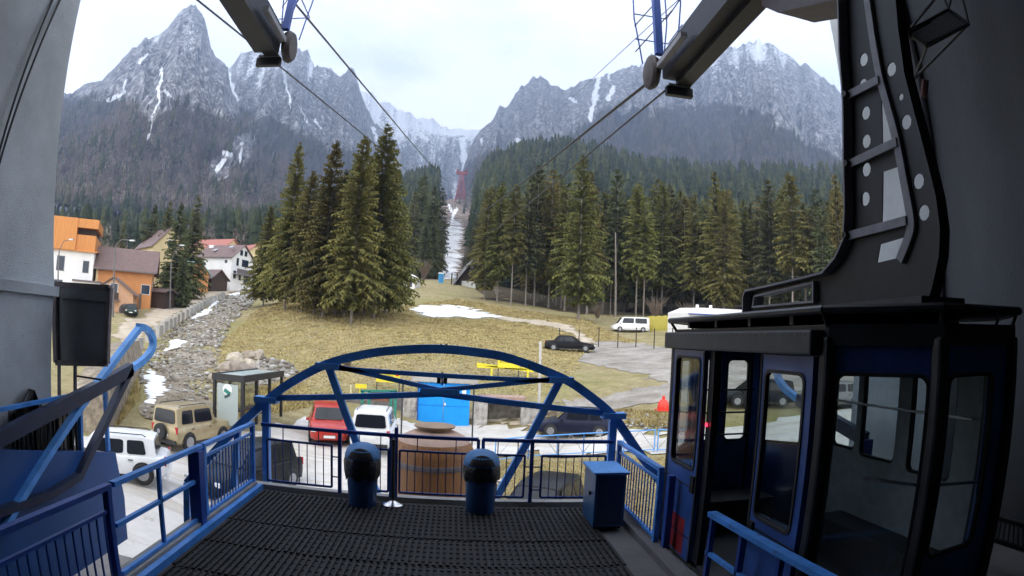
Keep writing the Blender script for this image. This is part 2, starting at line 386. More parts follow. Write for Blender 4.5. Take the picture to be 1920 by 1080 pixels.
def sub(t, a, b, op='SUBTRACT'):
    m = t.nodes.new('ShaderNodeMath'); m.operation = op
    for i, v in enumerate((a, b)):
        if isinstance(v, (int, float)): m.inputs[i].default_value = v
        else: t.links.new(v, m.inputs[i])
    return m.outputs[0]
def mapping(t, vec, scale):
    m = t.nodes.new('ShaderNodeMapping'); m.inputs['Scale'].default_value = scale; t.links.new(vec, m.inputs['Vector']); return m.outputs[0]
# meadow
mm, t, b, co = newmat('dry_meadow')
c1 = ramp(t, noise(t, co, .9, 8, .7), [(.3, (.19,.15,.075)), (.48, (.34,.285,.15)), (.68, (.49,.42,.25))])
c2 = ramp(t, noise(t, co, 7, 5, .7), [(.35, (.17,.135,.07)), (.65, (.45,.385,.21))])
c3 = mixc(t, .42, c1, c2)
g1 = ramp(t, noise(t, mapping(t, co, (.5, 1.6, 1)), .12, 5, .65), [(.48, (0,0,0)), (.62, (1,1,1))])
gg = mixc(t, .5, ramp(t, noise(t, co, 2.2, 6), [(.35, (.17,.17,.055)), (.65, (.31,.31,.10))]), c3)
c4 = mixc(t, g1, c3, gg)
dk = ramp(t, noise(t, mapping(t, co, (.35, 1.3, 1)), .35, 6, .7), [(.55, (0,0,0)), (.72, (.7,.7,.7))])
c5 = mixc(t, dk, c4, (.24,.165,.10))
t.links.new(c5, b.inputs['Base Color']); bumpn(t, b, noise(t, co, 3.5, 8, .75), .25, .9)
ground = npmesh('ground', V_, F_, mm, smooth=True); tag(ground, kind='structure')
# path / lot / road materials
def dirt(name, stops, s1=1.0, s2=9, tracks=None, bd=.06):
    m, t, b, co = newmat(name)
    a = ramp(t, noise(t, co, s1, 8, .7), stops); c = ramp(t, noise(t, co, s2, 5, .7), [(.3, stops[0][1]), (.7, stops[-1][1])])
    t.links.new(mixc(t, .35, a, c), b.inputs['Base Color']); bumpn(t, b, noise(t, co, s2, 6, .7), bd, .8); return m
def lotmat():
    m, t, b, co = newmat('pale_lot_surface')
    a = ramp(t, noise(t, co, .35, 9, .72), [(.3, (.36,.33,.29)), (.48, (.52,.50,.47)), (.68, (.62,.60,.58))])
    tr = noise(t, mapping(t, co, (.25, 2.4, 1)), .55, 5, .6); a = mixc(t, ramp(t, tr, [(.52, (0,0,0)), (.62, (.55,.55,.55))]), a, (.36,.31,.25))
    sp = noise(t, co, 1.6, 8, .8); a = mixc(t, ramp(t, sp, [(.60, (0,0,0)), (.68, (.7,.7,.7))]), a, (.30,.26,.21))
    t.links.new(a, b.inputs['Base Color']); bumpn(t, b, noise(t, co, 5, 7, .75), .05, .8); return m
M['lot'] = lotmat()
M['road'] = dirt('dusty_road', [(.3, (.27,.21,.15)), (.5, (.45,.38,.29)), (.68, (.56,.49,.40))], .45, 4)
M['gravel'] = dirt('grey_gravel', [(.36, (.17,.145,.115)), (.5, (.29,.265,.235)), (.64, (.42,.395,.36))], .5, 9)
M['mud'] = dirt('trodden_path', [(.3, (.32,.25,.16)), (.52, (.48,.41,.31)), (.7, (.60,.54,.46))], .5, 6)
M['bed'] = dirt('river_bed_gravel', [(.33, (.13,.10,.06)), (.5, (.27,.225,.165)), (.62, (.42,.38,.32))], .8, 5, bd=.25)
M['earth'] = dirt('brown_earth', [(.3, (.10,.065,.045)), (.5, (.19,.13,.09)), (.7, (.30,.23,.15))], .6, 5, bd=.2)
M['litter'] = dirt('forest_floor', [(.3, (.05,.04,.028)), (.5, (.10,.08,.05)), (.7, (.17,.14,.08))], .5, 4, bd=.2)
def snowmat():
    m, t, b, co = newmat('patchy_snow', .6)
    c = ramp(t, noise(t, co, .6, 6), [(.3, (.62,.64,.68)), (.5, (.86,.87,.89))]); t.links.new(c, b.inputs['Base Color']); bumpn(t, b, noise(t, co, 2.5, 6), .2, .6); return m
M['psnow'] = snowmat()
def drape(name, poly, m, off=.03, step=.8, jag=.3, kind='structure', thick=0, seed=1, rag=0.0, rfreq=.5, **kw):
    pts = []
    rs = random.Random(seed)
    for i in range(len(poly)):
        a = Vector(poly[i][:2]); b_ = Vector(poly[(i+1) % len(poly)][:2]); L = (b_-a).length; k = max(1, int(L/step))
        nrm = Vector((-(b_-a).y, (b_-a).x)).normalized() if L > 0 else Vector((0,0))
        for j in range(k):
            p = a.lerp(b_, j/k)
            if j: p = p + nrm*rs.uniform(-jag, jag)
            pts.append(p)
    n0 = len(pts); xs = [p.x for p in pts]; ys = [p.y for p in pts]
    gx = np.arange(min(xs), max(xs), step); gy = np.arange(min(ys), max(ys), step)
    if len(gx)*len(gy) > 60000: raise RuntimeError(name)
    inner = [Vector((x + rs.uniform(-.2,.2)*step, y + rs.uniform(-.2,.2)*step)) for x in gx for y in gy]
    # keep interior ones only
    P = np.array([(p.x, p.y) for p in pts]); Q = np.array([(p.x, p.y) for p in inner]); ins = np.zeros(len(Q), bool)
    for i in range(n0):
        x1, y1 = P[i]; x2, y2 = P[(i+1) % n0]
        c = ((y1 > Q[:,1]) != (y2 > Q[:,1])) & (Q[:,0] < (x2-x1)*(Q[:,1]-y1)/((y2-y1) if y2 != y1 else 1e-9) + x1); ins ^= c
    inner = [p for p, k in zip(inner, ins) if k]
    vs, es, fs, *_ = delaunay_2d_cdt(pts + inner, [(i, (i+1) % n0) for i in range(n0)], [], 1, 1e-5)
    a = np.array([(v.x, v.y) for v in vs]); z = H(a[:,0], a[:,1]) + off*.5 + .0004*np.hypot(a[:,0], a[:,1])
    if rag:
        cen = np.array([a[list(f)].mean(0) for f in fs]); A1 = np.array([p[:2] for p in poly], float); B1 = np.roll(A1, -1, 0); dm = np.full(len(cen), 1e9)
        for q0, q1 in zip(A1, B1):
            dv = q1-q0; tt = np.clip(((cen-q0) @ dv)/((dv**2).sum()+1e-9), 0, 1); dm = np.minimum(dm, np.hypot(*(cen - q0 - tt[:, None]*dv).T))
        keep = dm > rag*np.clip((fbm(cen[:,0]*rfreq, cen[:,1]*rfreq, 4, seed)-.36)*3.4, 0, 1)
        fs = [f for f, k in zip(fs, keep) if k]
        par = list(range(len(a)))                       # keep the largest connected piece
        def fd(i):
            while par[i] != i: par[i] = par[par[i]]; i = par[i]
            return i
        for f in fs:
            r0 = fd(f[0]); par[fd(f[1])] = r0; par[fd(f[2])] = r0
        cnt = {}
        for f in fs: cnt[fd(f[0])] = cnt.get(fd(f[0]), 0) + 1
        best = max(cnt, key=cnt.get); fs = [f for f in fs if fd(f[0]) == best]
    me = bpy.data.meshes.new(name); me.from_pydata([(x, y, q) for (x, y), q in zip(a, z)], [], [tuple(f) for f in fs]); me.materials.append(m)
    for p in me.polygons: p.use_smooth = True
    o = bpy.data.objects.new(name, me); col.objects.link(o); return tag(o, kind=kind, **kw)
def hp(*l): return [hit(*q) for q in l]
lot = [Vector((-60, 6, 0)), Vector((-30, 19, 0))] + hp((205,822),(240,803),(290,790),(345,793),(405,800),(470,798),(530,782),(600,772),(700,785),(860,797),(1000,797),(1150,806),(1262,812)) + [Vector((25, 30, 0)), Vector((34, 26, 0)), Vector((20, 21, 0))] + hp((1250,852),(1190,856),(1080,862),(1000,858),(940,866)) + [Vector((1.2, 14, 0)), Vector((1, 9.3, 0)), Vector((-3.4, 9.3, 0)), Vector((-3.4, 6, 0))]
drape('car_park', lot, M['lot'], .09, .6, .12, rag=1.0, rfreq=.6)
drape('road', hp((60,820),(150,735),(205,662),(206,612),(240,598),(290,580),(340,562),(366,555),(385,546),(470,539),(482,545),(440,549),(402,558),(352,583),(305,612),(262,655),(225,700),(215,790)), M['road'], .04, .8, .2, seed=2, rag=1.2, rfreq=.4)
bed = hp((208,812),(270,795),(262,760),(262,700),(285,660),(318,622),(352,597),(395,573),(420,556),(470,548),(486,553),(470,575),(432,608),(418,640),(408,668),(412,690),(440,700),(500,672),(540,682),(556,700),(500,722),(410,728),(403,795),(330,790))
drape('river_bed', bed, M['bed'], .05, .7, .4, seed=3, rag=2.5, rfreq=.3)
drape('gravel_area', hp((1086,668),(1112,642),(1150,638),(1200,643),(1262,652)) + [Vector((40, 60, 0)), Vector((40, 33, 0))] + hp((1262,722),(1180,700),(1120,690),(1082,676)), M['gravel'], .03, .6, .4, seed=4, rag=.9, rfreq=.4)
drape('gravel_track', hp((1130,742),(1190,725),(1262,720)) + [Vector((36, 38, 0)), Vector((33, 34, 0))] + hp((1262,762),(1190,764),(1150,772),(1090,770),(1020,752)), M['gravel'], .06, .6, .3, seed=5, rag=.6, rfreq=.5)
drape('dirt_path', hp((925,592),(948,594),(1010,600),(1075,612),(1115,640),(1098,655),(1075,628),(1020,612),(960,604),(930,600)), M['mud'], .03, .6, .3, seed=6, rag=.7, rfreq=.6)
drape('trodden_ground', hp((752,792),(820,797),(900,797),(985,797),(1020,800),(990,765),(955,757),(880,760),(800,770),(740,770),(640,765),(600,772),(640,782)), M['mud'], .055, .5, .2, seed=7, rag=1.5, rfreq=.6)
drape('forest_floor', hp((902,560),(960,566),(1020,577),(1090,590),(1160,590),(1230,592)) + [gp(1300, 108), gp(1500, 118), gp(1800, 125), gp(1800, 260), gp(1500, 300), gp(1200, 280), gp(950, 240), gp(900, 170)], M['litter'], .05, 4.0, 1.2, seed=8)
SN = []
for sd_, pl in ((9, [(764,577),(800,570),(860,574),(905,581),(952,597),(935,601),(880,598),(830,597),(790,596),(776,588)]),
           (10, [(272,684),(268,712),(261,756),(292,763),(322,737),(302,700),(287,692)]),
           (11, [(345,608),(368,597),(392,590),(412,566),(404,564),(384,580),(362,592)]),
           (12, [(308,660),(345,652),(352,640),(330,633),(312,642)]), (13, [(425,561),(440,556),(452,553),(448,548),(430,552)])):
    SN.append(drape('snow_patch', hp(*pl), M['psnow'], .09, .3 if sd_ != 9 else .4, .15, seed=sd_, kind=None, rag=(0 if sd_ == 13 else .5) if sd_ != 9 else 2.4, rfreq=.55))
for o, l in zip(SN, ('broad white snow patch lying across the meadow below the shed', 'steep white snow drift on the bank behind the gold off-road car', 'thin snow strip along the foot of the concrete barrier blocks',
    'small ragged snow patch among the river stones', 'little snow patch high up the river bed by the dark conifers')): tag(o, l, 'snow', 'melting snow patches')
# ================================================================== MOUNTAINS
def stroke_mask(px, py, strokes):
    m = np.zeros_like(px)
    for (pts, wd) in strokes:
        for (a, b_) in zip(pts[:-1], pts[1:]):
            a = np.array(a, float); b_ = np.array(b_, float); d = b_-a; L2 = (d**2).sum()+1e-9
            tt = np.clip(((px-a[0])*d[0] + (py-a[1])*d[1])/L2, 0, 1); ds = np.hypot(px-a[0]-tt*d[0], py-a[1]-tt*d[1])
            m = np.maximum(m, np.clip(1.35 - ds/wd, 0, 1))
    return m
def mountain_mat():
    m, t, b, co = newmat('mountain_rock')
    at = t.nodes.new('ShaderNodeAttribute'); at.attribute_name = 'snow'; af = t.nodes.new('ShaderNodeAttribute'); af.attribute_name = 'forest'
    st = mapping(t, co, (1, 1, .28))
    rk = ramp(t, noise(t, mapping(t, co, (1, 1, .55)), .075, 7, .68), [(.36, (.03,.03,.035)), (.46, (.11,.11,.12)), (.54, (.27,.265,.27)), (.65, (.52,.51,.52))])
    ft = ramp(t, noise(t, mapping(t, co, (1, 1, .5)), .03, 8, .75), [(.3, (.02,.019,.018)), (.5, (.055,.048,.045)), (.66, (.11,.095,.09))])
    fm = t.nodes.new('ShaderNodeMath'); fm.operation = 'ADD'
    t.links.new(af.outputs['Fac'], fm.inputs[0]); t.links.new(sub(t, noise(t, st, .02, 6, .7), -.5, 'ADD'), fm.inputs[1])
    fx = ramp(t, fm.outputs[0], [(.46, (0,0,0)), (.6, (1,1,1))])
    c = mixc(t, fx, rk, ft)
    sn = t.nodes.new('ShaderNodeMath'); sn.operation = 'ADD'
    nn = sub(t, sub(t, noise(t, mapping(t, co, (1, 1, .5)), .07, 9, .75), .5), 1.7, 'MULTIPLY')
    t.links.new(at.outputs['Fac'], sn.inputs[0]); t.links.new(nn, sn.inputs[1])
    sx = ramp(t, sn.outputs[0], [(.5, (0,0,0)), (.62, (1,1,1))])
    c = mixc(t, sx, c, (.85,.87,.9))
    t.links.new(c, b.inputs['Base Color']); bumpn(t, b, noise(t, mapping(t, co, (1, 1, .6)), .06, 8, .7), 9, .8); return m
M['mount'] = mountain_mat()
def mrange(name, ridge, D0, D1, t0, nu=420, nv=150, p=1.35, gul=60, snow=(), base_snow=0.0, snow_hi=None, forest_y=None, rocks=(), seed=1, jag=3.0, gw=24, dmod=None, drop=None):
    """a mountainside: its crest follows the ridge line at distance D1, its foot lies at D0, gullies are carved in between, and it falls away behind the crest"""
    rp = [atD(x, y, 1000) for x, y in ridge]; raz = np.array([math.atan2(q.x, q.y) for q in rp]); rte = np.array([(q.z-CAMZ)/1000 for q in rp])
    az = np.linspace(raz[0], raz[-1], nu); te = np.interp(az, raz, rte)
    s_ = az*D1
    te = te + (ridged(s_*.012, s_*0+seed, 5, seed) - .62)*jag*.012 + (fbm(s_*.05, s_*0, 3, seed+9)-.5)*.004*jag/3
    v = np.concatenate([np.linspace(0, 1, nv), [1.04, 1.12, 1.3, 1.6]])
    V, AZg = np.meshgrid(v, az, indexing='ij'); TE = te[None, :]
    D1v = D1*(1 + .10*(fbm(az*6, az*0, 3, seed+5)-.5)*2); D = D0 + (D1v[None, :]-D0)*V
    z0 = CAMZ + t0*D0; zr = CAMZ + TE*D1v[None, :]
    S = np.clip(V, 0, 1)**p
    Z = z0 + (zr-z0)*S
    wv = np.clip(V*(1-V)*4, 0, 1)
    U = AZg*D1; warp = fbm(U*.003, V*2, 3, seed+2)*.5
    G = ridged(U/ (gw*8) + warp*.6, V*1.6+warp*.3, 5, seed+3, .55)
    G2 = ridged(U/(gw*2.2) + warp, V*3.2, 5, seed+4, .6)
    Z = Z + ((G-.62)*gul*1.6 + (G2-.6)*gul*.55)*wv*np.clip((zr-z0)/400, .2, 1)
    D = D - (G-.55)*gul*1.2*wv
    behind = V > 1
    Z = np.where(behind, zr - (V-1)*(zr-z0)*1.4, Z)
    X = np.sin(AZg)*D; Y = np.cos(AZg)*D
    P = np.stack([X, Y, Z], -1); px, py = proj(P)
    sn = np.full(Z.shape, base_snow) + (.45-G2)*.6*(1 if base_snow > 0 else .25)
    if snow_hi is not None: sn = sn + np.clip((snow_hi-py)/60, 0, 1)*.28
    # snow sits better on the flatter ledges
    sn = np.maximum(sn, stroke_mask(px + (fbm(U*.02, V*40, 3, seed+7)-.5)*10, py, snow)*.95 + (fbm(U*.03, V*60, 3, seed+8)-.5)*.5)
    fo = np.zeros(Z.shape)
    if forest_y is not None:
        fy = np.interp(px, [q[0] for q in forest_y], [q[1] for q in forest_y])
        fo = np.clip((py-fy)/30 + .5 + (fbm(U*.012, V*14, 4, seed+11)-.5)*1.8, 0, 1)
    if rocks: fo = fo*(1-np.clip(stroke_mask(px, py, rocks)*1.2, 0, 1))
    nr, nc = Z.shape; ix = np.arange(nr*nc).reshape(nr, nc); F = np.stack([ix[:-1, :-1], ix[:-1, 1:], ix[1:, 1:], ix[1:, :-1]], -1).reshape(-1, 4)
    o = npmesh(name, P.reshape(-1, 3), F, M['mount'], smooth=False, attrs=dict(snow=sn.ravel(), forest=fo.ravel()))
    tag(o, kind='structure'); o['fo'] = 0; del o['fo']
    return o, (az, v, P, px, py, fo)
mt_bowl = mrange('snowy_mountain', [(600,150),(640,165),(672,170),(690,178),(697,173),(712,190),(732,190),(745,206),(770,214),(792,222),(812,221),(826,236),(846,243),(872,240),(900,238),(925,232),(960,235)], 2300, 3600, .20, nu=320, nv=150, base_snow=.52, snow_hi=300, gul=110, seed=21, jag=1.0,
    snow=[([(790,222),(812,245),(845,250),(900,243)], 9), ([(868,262),(869,285),(872,300),(870,318)], 7), ([(770,232),(800,262)], 5)])
mt_mid = mrange('mountain_massif', [(330,200),(380,165),(410,140),(424,127),(440,118),(452,106),(480,100),(530,96),(545,103),(560,97),(575,95),(585,108),(592,118),(622,121),(640,130),(650,131),(661,123),(668,128),(673,155),(688,188),(697,215),(712,235),(740,262),(762,290),(790,312),(830,345),(850,372)], 900, 2400, .19, nu=420, seed=31, gul=110,
    snow=[([(427,135),(434,160),(443,188)], 5), ([(532,128),(538,160),(546,205)], 2.6), ([(700,240),(706,262)], 4), ([(745,300),(748,330)], 3), ([(590,225),(600,240)],3), ([(563,200),(580,235)],2)], base_snow=.3, snow_hi=190,
    forest_y=[(330,210),(440,215),(520,225),(560,250),(620,275),(700,290),(760,330),(850,380)])
mt_left = mrange('rocky_peak', [(-140,330),(-40,260),(40,215),(100,180),(133,167),(143,161),(168,156),(190,150),(207,139),(220,123),(245,95),(267,80),(290,62),(300,58),(310,47),(322,34),(334,23),(344,15),(354,13),(362,14),(370,20),(377,33),(387,55),(397,80),(406,98),(414,110),(420,120),(427,133),(436,165),(446,195),(470,240),(510,285),(560,330),(620,380),(680,430)], 520, 1750, .155, nu=620, nv=190, p=1.2, seed=41, gul=95,
    snow=[([(205,188),(220,180),(232,172)], 5), ([(262,118),(275,102)], 4), ([(238,150),(230,165)], 3), ([(304,128),(303,150),(296,166),(300,188),(290,205),(284,235),(278,258)], 3.2), ([(310,170),(320,180)], 4), ([(405,320),(420,300)], 5), ([(420,285),(432,290)], 6), ([(455,268),(450,305)], 3)], base_snow=.24, snow_hi=150,
    forest_y=[(-140,250),(60,200),(140,175),(220,190),(290,225),(340,195),(400,215),(430,225),(460,215),(520,290),(700,420)], rocks=[([(408,318),(440,300),(462,270)], 22), ([(390,185),(425,210)],16)])
mt_right = mrange('eastern_mountain', [(845,400),(862,345),(872,300),(880,275),(890,252),(901,237),(915,221),(926,217),(950,195),(975,165),(990,154),(1000,148),(1014,147),(1022,156),(1030,163),(1062,162),(1080,158),(1096,153),(1112,142),(1142,131),(1180,121),(1210,110),(1260,100),(1310,92),(1370,82),(1400,78),(1432,80),(1465,95),(1482,105),(1500,124),(1530,130),(1545,138),(1560,155),(1590,182),(1640,230),(1720,290),(1850,330),(2000,360)], 750, 2500, .20, nu=620, nv=180, seed=51, gul=115,
    snow=[([(1122,140),(1118,170),(1112,200),(1108,225)], 6), ([(1150,165),(1142,185)], 6), ([(1140,128),(1143,150)],3), ([(1070,185),(1078,190)],4), ([(965,260),(972,264)],3), ([(902,260),(903,268)],3)], base_snow=.32, snow_hi=170,
    forest_y=[(840,340),(900,300),(960,285),(1000,270),(1050,262),(1100,232),(1160,208),(1230,212),(1300,205),(1380,200),(1440,215),(1520,270),(1600,300),(2000,330)], rocks=[([(1440,190),(1520,250),(1590,290)], 14), ([(1350,185),(1385,190)], 8)])
# ================================================================== FORESTED HILLS
def hillmat():
    m, t, b, co = newmat('forest_ground')
    c = ramp(t, noise(t, co, .12, 7, .7), [(.3, (.03,.028,.02)), (.5, (.07,.058,.04)), (.7, (.13,.10,.075))]); t.links.new(c, b.inputs['Base Color']); bumpn(t, b, noise(t, co, .3, 6), 1, .8); return m
M['hill'] = hillmat()
def cutmat():
    m, t, b, co = newmat('ski_slope_earth')
    c = ramp(t, noise(t, co, .08, 8, .75), [(.3, (.10,.07,.055)), (.5, (.22,.165,.125)), (.7, (.36,.30,.24))])
    at = t.nodes.new('ShaderNodeAttribute'); at.attribute_name = 'snow'
    s = sub(t, at.outputs['Fac'], sub(t, sub(t, noise(t, mapping(t, co, (.5, .5, 3)), .16, 6, .7), .5), 3.4, 'MULTIPLY'), 'ADD')
    c = mixc(t, ramp(t, s, [(.5, (0,0,0)), (.6, (1,1,1))]), c, (.93,.94,.96)); t.links.new(c, b.inputs['Base Color']); bumpn(t, b, noise(t, co, .4, 6), .6, .8); return m
M['cut'] = cutmat()
def hill(name, ridge, D0, D1, t0s, m, nu=160, nv=70, p=1.1, seed=1, snow=(), jag=1.0, behind=True):
    rp = [atD(x, y, 1000) for x, y in ridge]; raz = np.array([math.atan2(q.x, q.y) for q in rp]); rte = np.array([(q.z-CAMZ)/1000 for q in rp])
    az = np.linspace(raz[0], raz[-1], nu); te = np.interp(az, raz, rte)
    v = np.concatenate([np.linspace(0, 1, nv), [1.05, 1.2, 1.5] if behind else []])
    V, AZg = np.meshgrid(v, az, indexing='ij'); D = D0 + (D1-D0)*V
    z0 = H(np.sin(az)*D0, np.cos(az)*D0)[None, :] + .3; zr = CAMZ + te[None, :]*D1
    Z = z0 + (zr-z0)*np.clip(V, 0, 1)**p; Z = np.where(V > 1, zr-(V-1)*(zr-z0)*.9, Z)
    X, Y = np.sin(AZg)*D, np.cos(AZg)*D; Z = Z + (fbm(X*.02, Y*.02, 4, seed)-.5)*10*jag*np.clip(V*4, 0, 1)*np.clip((1-V)*3, .3, 1)
    Z[0] -= 12; P = np.stack([X, Y, Z], -1); px, py = proj(P)
    sn = stroke_mask(px, py, snow)*.8 if snow else np.zeros(Z.shape)
    nr, nc = Z.shape; ix = np.arange(nr*nc).reshape(nr, nc); F = np.stack([ix[:-1, :-1], ix[:-1, 1:], ix[1:, 1:], ix[1:, :-1]], -1).reshape(-1, 4)
    o = npmesh(name, P.reshape(-1, 3), F, m, smooth=True, attrs=dict(snow=sn.ravel())); tag(o, kind='structure')
    return (az, v, P, px, py)
def bilin(surf, a, vv):
    az, v, P = surf[:3]; i = np.clip(np.interp(a, az, np.arange(len(az))), 0, len(az)-1.001); j = np.clip(np.interp(vv, v, np.arange(len(v))), 0, len(v)-1.001)
    i0 = i.astype(int); j0 = j.astype(int); fi = (i-i0)[:, None]; fj = (j-j0)[:, None]
    return P[j0, i0]*(1-fi)*(1-fj) + P[j0, i0+1]*fi*(1-fj) + P[j0+1, i0]*(1-fi)*fj + P[j0+1, i0+1]*fi*fj
hr = hill('forest_hill', [(862,520),(868,470),(875,430),(882,395),(891,360),(902,330),(930,308),(960,298),(1000,288),(1060,280),(1100,285),(1140,300),(1200,318),(1260,328),(1340,335),(1460,335),(1600,338),(1750,340),(1950,345)], 165, 620, (.094,.085), M['hill'], seed=61)
hl = hill('forest_hill', [(-120,430),(60,430),(200,425),(330,440),(440,430),(560,400),(640,380),(700,362),(760,352),(800,338),(832,338),(846,352),(845,380),(834,420),(822,470),(812,512)], 175, 640, (.07,.088), M['hill'], seed=62)
hs = hill('ski_slope', [(800,400),(830,376),(850,372),(865,375),(880,378),(900,384),(930,390)], 150, 950, (.088,.09), M['cut'], p=1.25, seed=63, nu=80, nv=120, jag=.4,
          snow=[([(840,512),(846,470),(852,430)], 22), ([(846,425),(850,402),(856,392)], 4), ([(842,385),(846,395)],3)])
# ------------------------------------------------------------------ distant trees as one mass per hill
def tree_mass(name, pos, hts, kinds, m, tiers=6, spokes=7, seed=0, wr=.19):
    """many small conifers (kind 0) and bare broadleaved crowns (kind 1) in one mesh"""
    rg = np.random.RandomState(seed); Vs = []; Fs = []; T = []; base = 0
    N = len(pos); pos = np.asarray(pos); hts = np.asarray(hts)
    kk = np.asarray(kinds)
    con = np.nonzero(kk == 0)[0]; n = len(con)
    tint = rg.rand(N)
    if n:
        ang = rg.rand(n)*6.28; ns = spokes*2
        vl = []; fl = []
        for ti in range(tiers):
            f0 = ti/tiers; zt = .12+.88*min(1, f0+1.9/tiers); zb = .12+.88*f0
            rb = wr*(1-f0)**.8*(1+.0*ti) + .012
            k = np.arange(ns); a = ang[:, None] + k[None]*2*math.pi/ns + ti*.7
            rr = rb*hts[con][:, None]*np.where(k % 2 == 0, 1.0, .5)[None]*(.72+.5*rg.rand(n, ns))
            ring = np.stack([pos[con, 0][:, None]+np.cos(a)*rr, pos[con, 1][:, None]+np.sin(a)*rr, pos[con, 2][:, None]+hts[con][:, None]*(zb + (.04*rg.rand(n, ns)-.02) + np.where(k % 2 == 0, -.015, .02)[None])], -1)
            top = np.stack([pos[con, 0], pos[con, 1], pos[con, 2]+hts[con]*zt], -1)[:, None]
            vl.append(np.concatenate([ring, top], 1))
        allv = np.stack(vl, 1).reshape(n, -1, 3); per = tiers*(ns+1)
        f = []
        for ti in range(tiers):
            o_ = ti*(ns+1)
            for j in range(ns): f.append((o_+j, o_+(j+1) % ns, o_+ns))
        f = np.array(f); F = (f[None] + (np.arange(n)*per)[:, None, None]).reshape(-1, 3)
        Vs.append(allv.reshape(-1, 3)); Fs.append(F); T.append(np.repeat(tint[con]*.6 , per)); base = n*per
    dec = np.nonzero(kk == 1)[0]; n = len(dec)
    if n:
        q = 26; th = rg.rand(n, q)*6.28; u = rg.rand(n, q)*1.5-.5; r = (.10+.14*rg.rand(n, q))
        c = np.stack([np.cos(th)*r*np.sqrt(np.clip(1-u*u, .1, 1)), np.sin(th)*r*np.sqrt(np.clip(1-u*u, .1, 1)), .62+u*.33], -1)*hts[dec][:, None, None] + pos[dec][:, None]
        d1 = rg.randn(n, q, 3)*np.array([.018,.018,.07])*hts[dec][:, None, None]; d2 = rg.randn(n, q, 3)*.022*hts[dec][:, None, None]
        tri = np.stack([c+d1, c-d1, c+d2], 2).reshape(-1, 3); F = np.arange(len(tri)).reshape(-1, 3) + base
        Vs.append(tri); Fs.append(F); T.append(np.repeat(.75+.25*tint[dec], q*3))
    o = npmesh(name, np.concatenate(Vs), np.concatenate(Fs), m, attrs=dict(tint=np.concatenate(T)))
    return tag(o, kind='stuff')
def massmat():
    m, t, b, co = newmat('forest_foliage')
    at = t.nodes.new('ShaderNodeAttribute'); at.attribute_name = 'tint'
    c = ramp(t, at.outputs['Fac'], [(0, (.020,.030,.018)), (.3, (.038,.050,.026)), (.6, (.070,.076,.034)), (.74, (.10,.075,.06)), (.88, (.15,.12,.105)), (1, (.23,.20,.18))])
    n = ramp(t, noise(t, co, .5, 5, .7), [(.3, (.55,.55,.55)), (.7, (1.4,1.4,1.4))])
    mm_ = t.nodes.new('ShaderNodeMix'); mm_.data_type = 'RGBA'; mm_.blend_type = 'MULTIPLY'; mm_.inputs[0].default_value = 1
    t.links.new(c, mm_.inputs[6]); t.links.new(n, mm_.inputs[7]); t.links.new(mm_.outputs[2], b.inputs['Base Color']); return m
M['mass'] = massmat()
rg = np.random.RandomState(5)
def scatter(surf, n, v0, v1, pxr=None, vpow=.6):
    a = rg.uniform(surf[0][0], surf[0][-1], n); vv = v0 + (v1-v0)*rg.rand(n)**vpow; P = bilin(surf, a, vv); px, py = proj(P)
    xl = np.interp(py, [380,430,515], [850,836,816]); xr = np.interp(py, [380,430,515], [889,884,880]); kc = ~((px > xl) & (px < xr)); P = P[kc]; px = px[kc]; py = py[kc]
    if pxr is not None: k = (px > pxr[0]) & (px < pxr[1]); P = P[k]; px = px[k]; py = py[k]
    return P, px, py
P, px, py = scatter(hr, 3600, .0, 1.0, (850, 1700)); kn = (rg.rand(len(P)) < np.where(px > 1000, .16, .04)).astype(int)
hh = np.where(kn == 0, rg.uniform(13, 25, len(P)), rg.uniform(10, 16, len(P)))
P2_, q_, _ = scatter(hr, 1500, .0, .16, (895, 1700), 1.0); P = np.concatenate([P, P2_]); hh = np.concatenate([hh, rg.uniform(17, 25, len(P2_))]); kn = np.concatenate([kn, np.zeros(len(P2_), int)])
tree_mass('forest', P - [0, 0, 1.0], hh, kn, M['mass'], seed=1)
P, px, py = scatter(hl, 3600, .0, 1.0, (60, 855)); brown = (px < 480); kn = (rg.rand(len(P)) < np.where(brown, .62, .06)).astype(int)
tree_mass('forest', P - [0, 0, 1.0], np.where(kn == 0, rg.uniform(13, 24, len(P)), rg.uniform(10, 16, len(P))), kn, M['mass'], seed=2)
# tree mass on the mountainsides, following the forest line of each
for i, (ob, (az, v, P3, px3, py3, fo)) in enumerate((mt_left, mt_right, mt_mid)):
    a = rg.randint(0, len(az), 26000); j = (rg.rand(26000)*149).astype(int)
    k = (fo[j, a] > .55) & (px3[j, a] > 90) & (px3[j, a] < 1640); a = a[k]; j = j[k]; n = min(len(a), 5200 if i < 2 else 1500); a = a[:n]; j = j[:n]
    PP = P3[j, a] + rg.randn(n, 3)*[4, 4, 0] - [0, 0, 3]; kn = (rg.rand(n) < (.85, .8, .6)[i]).astype(int)
    tree_mass('mountain_forest', PP, rg.uniform(14, 26, n), kn, M['mass'], tiers=3, spokes=4, seed=10+i, wr=.2)
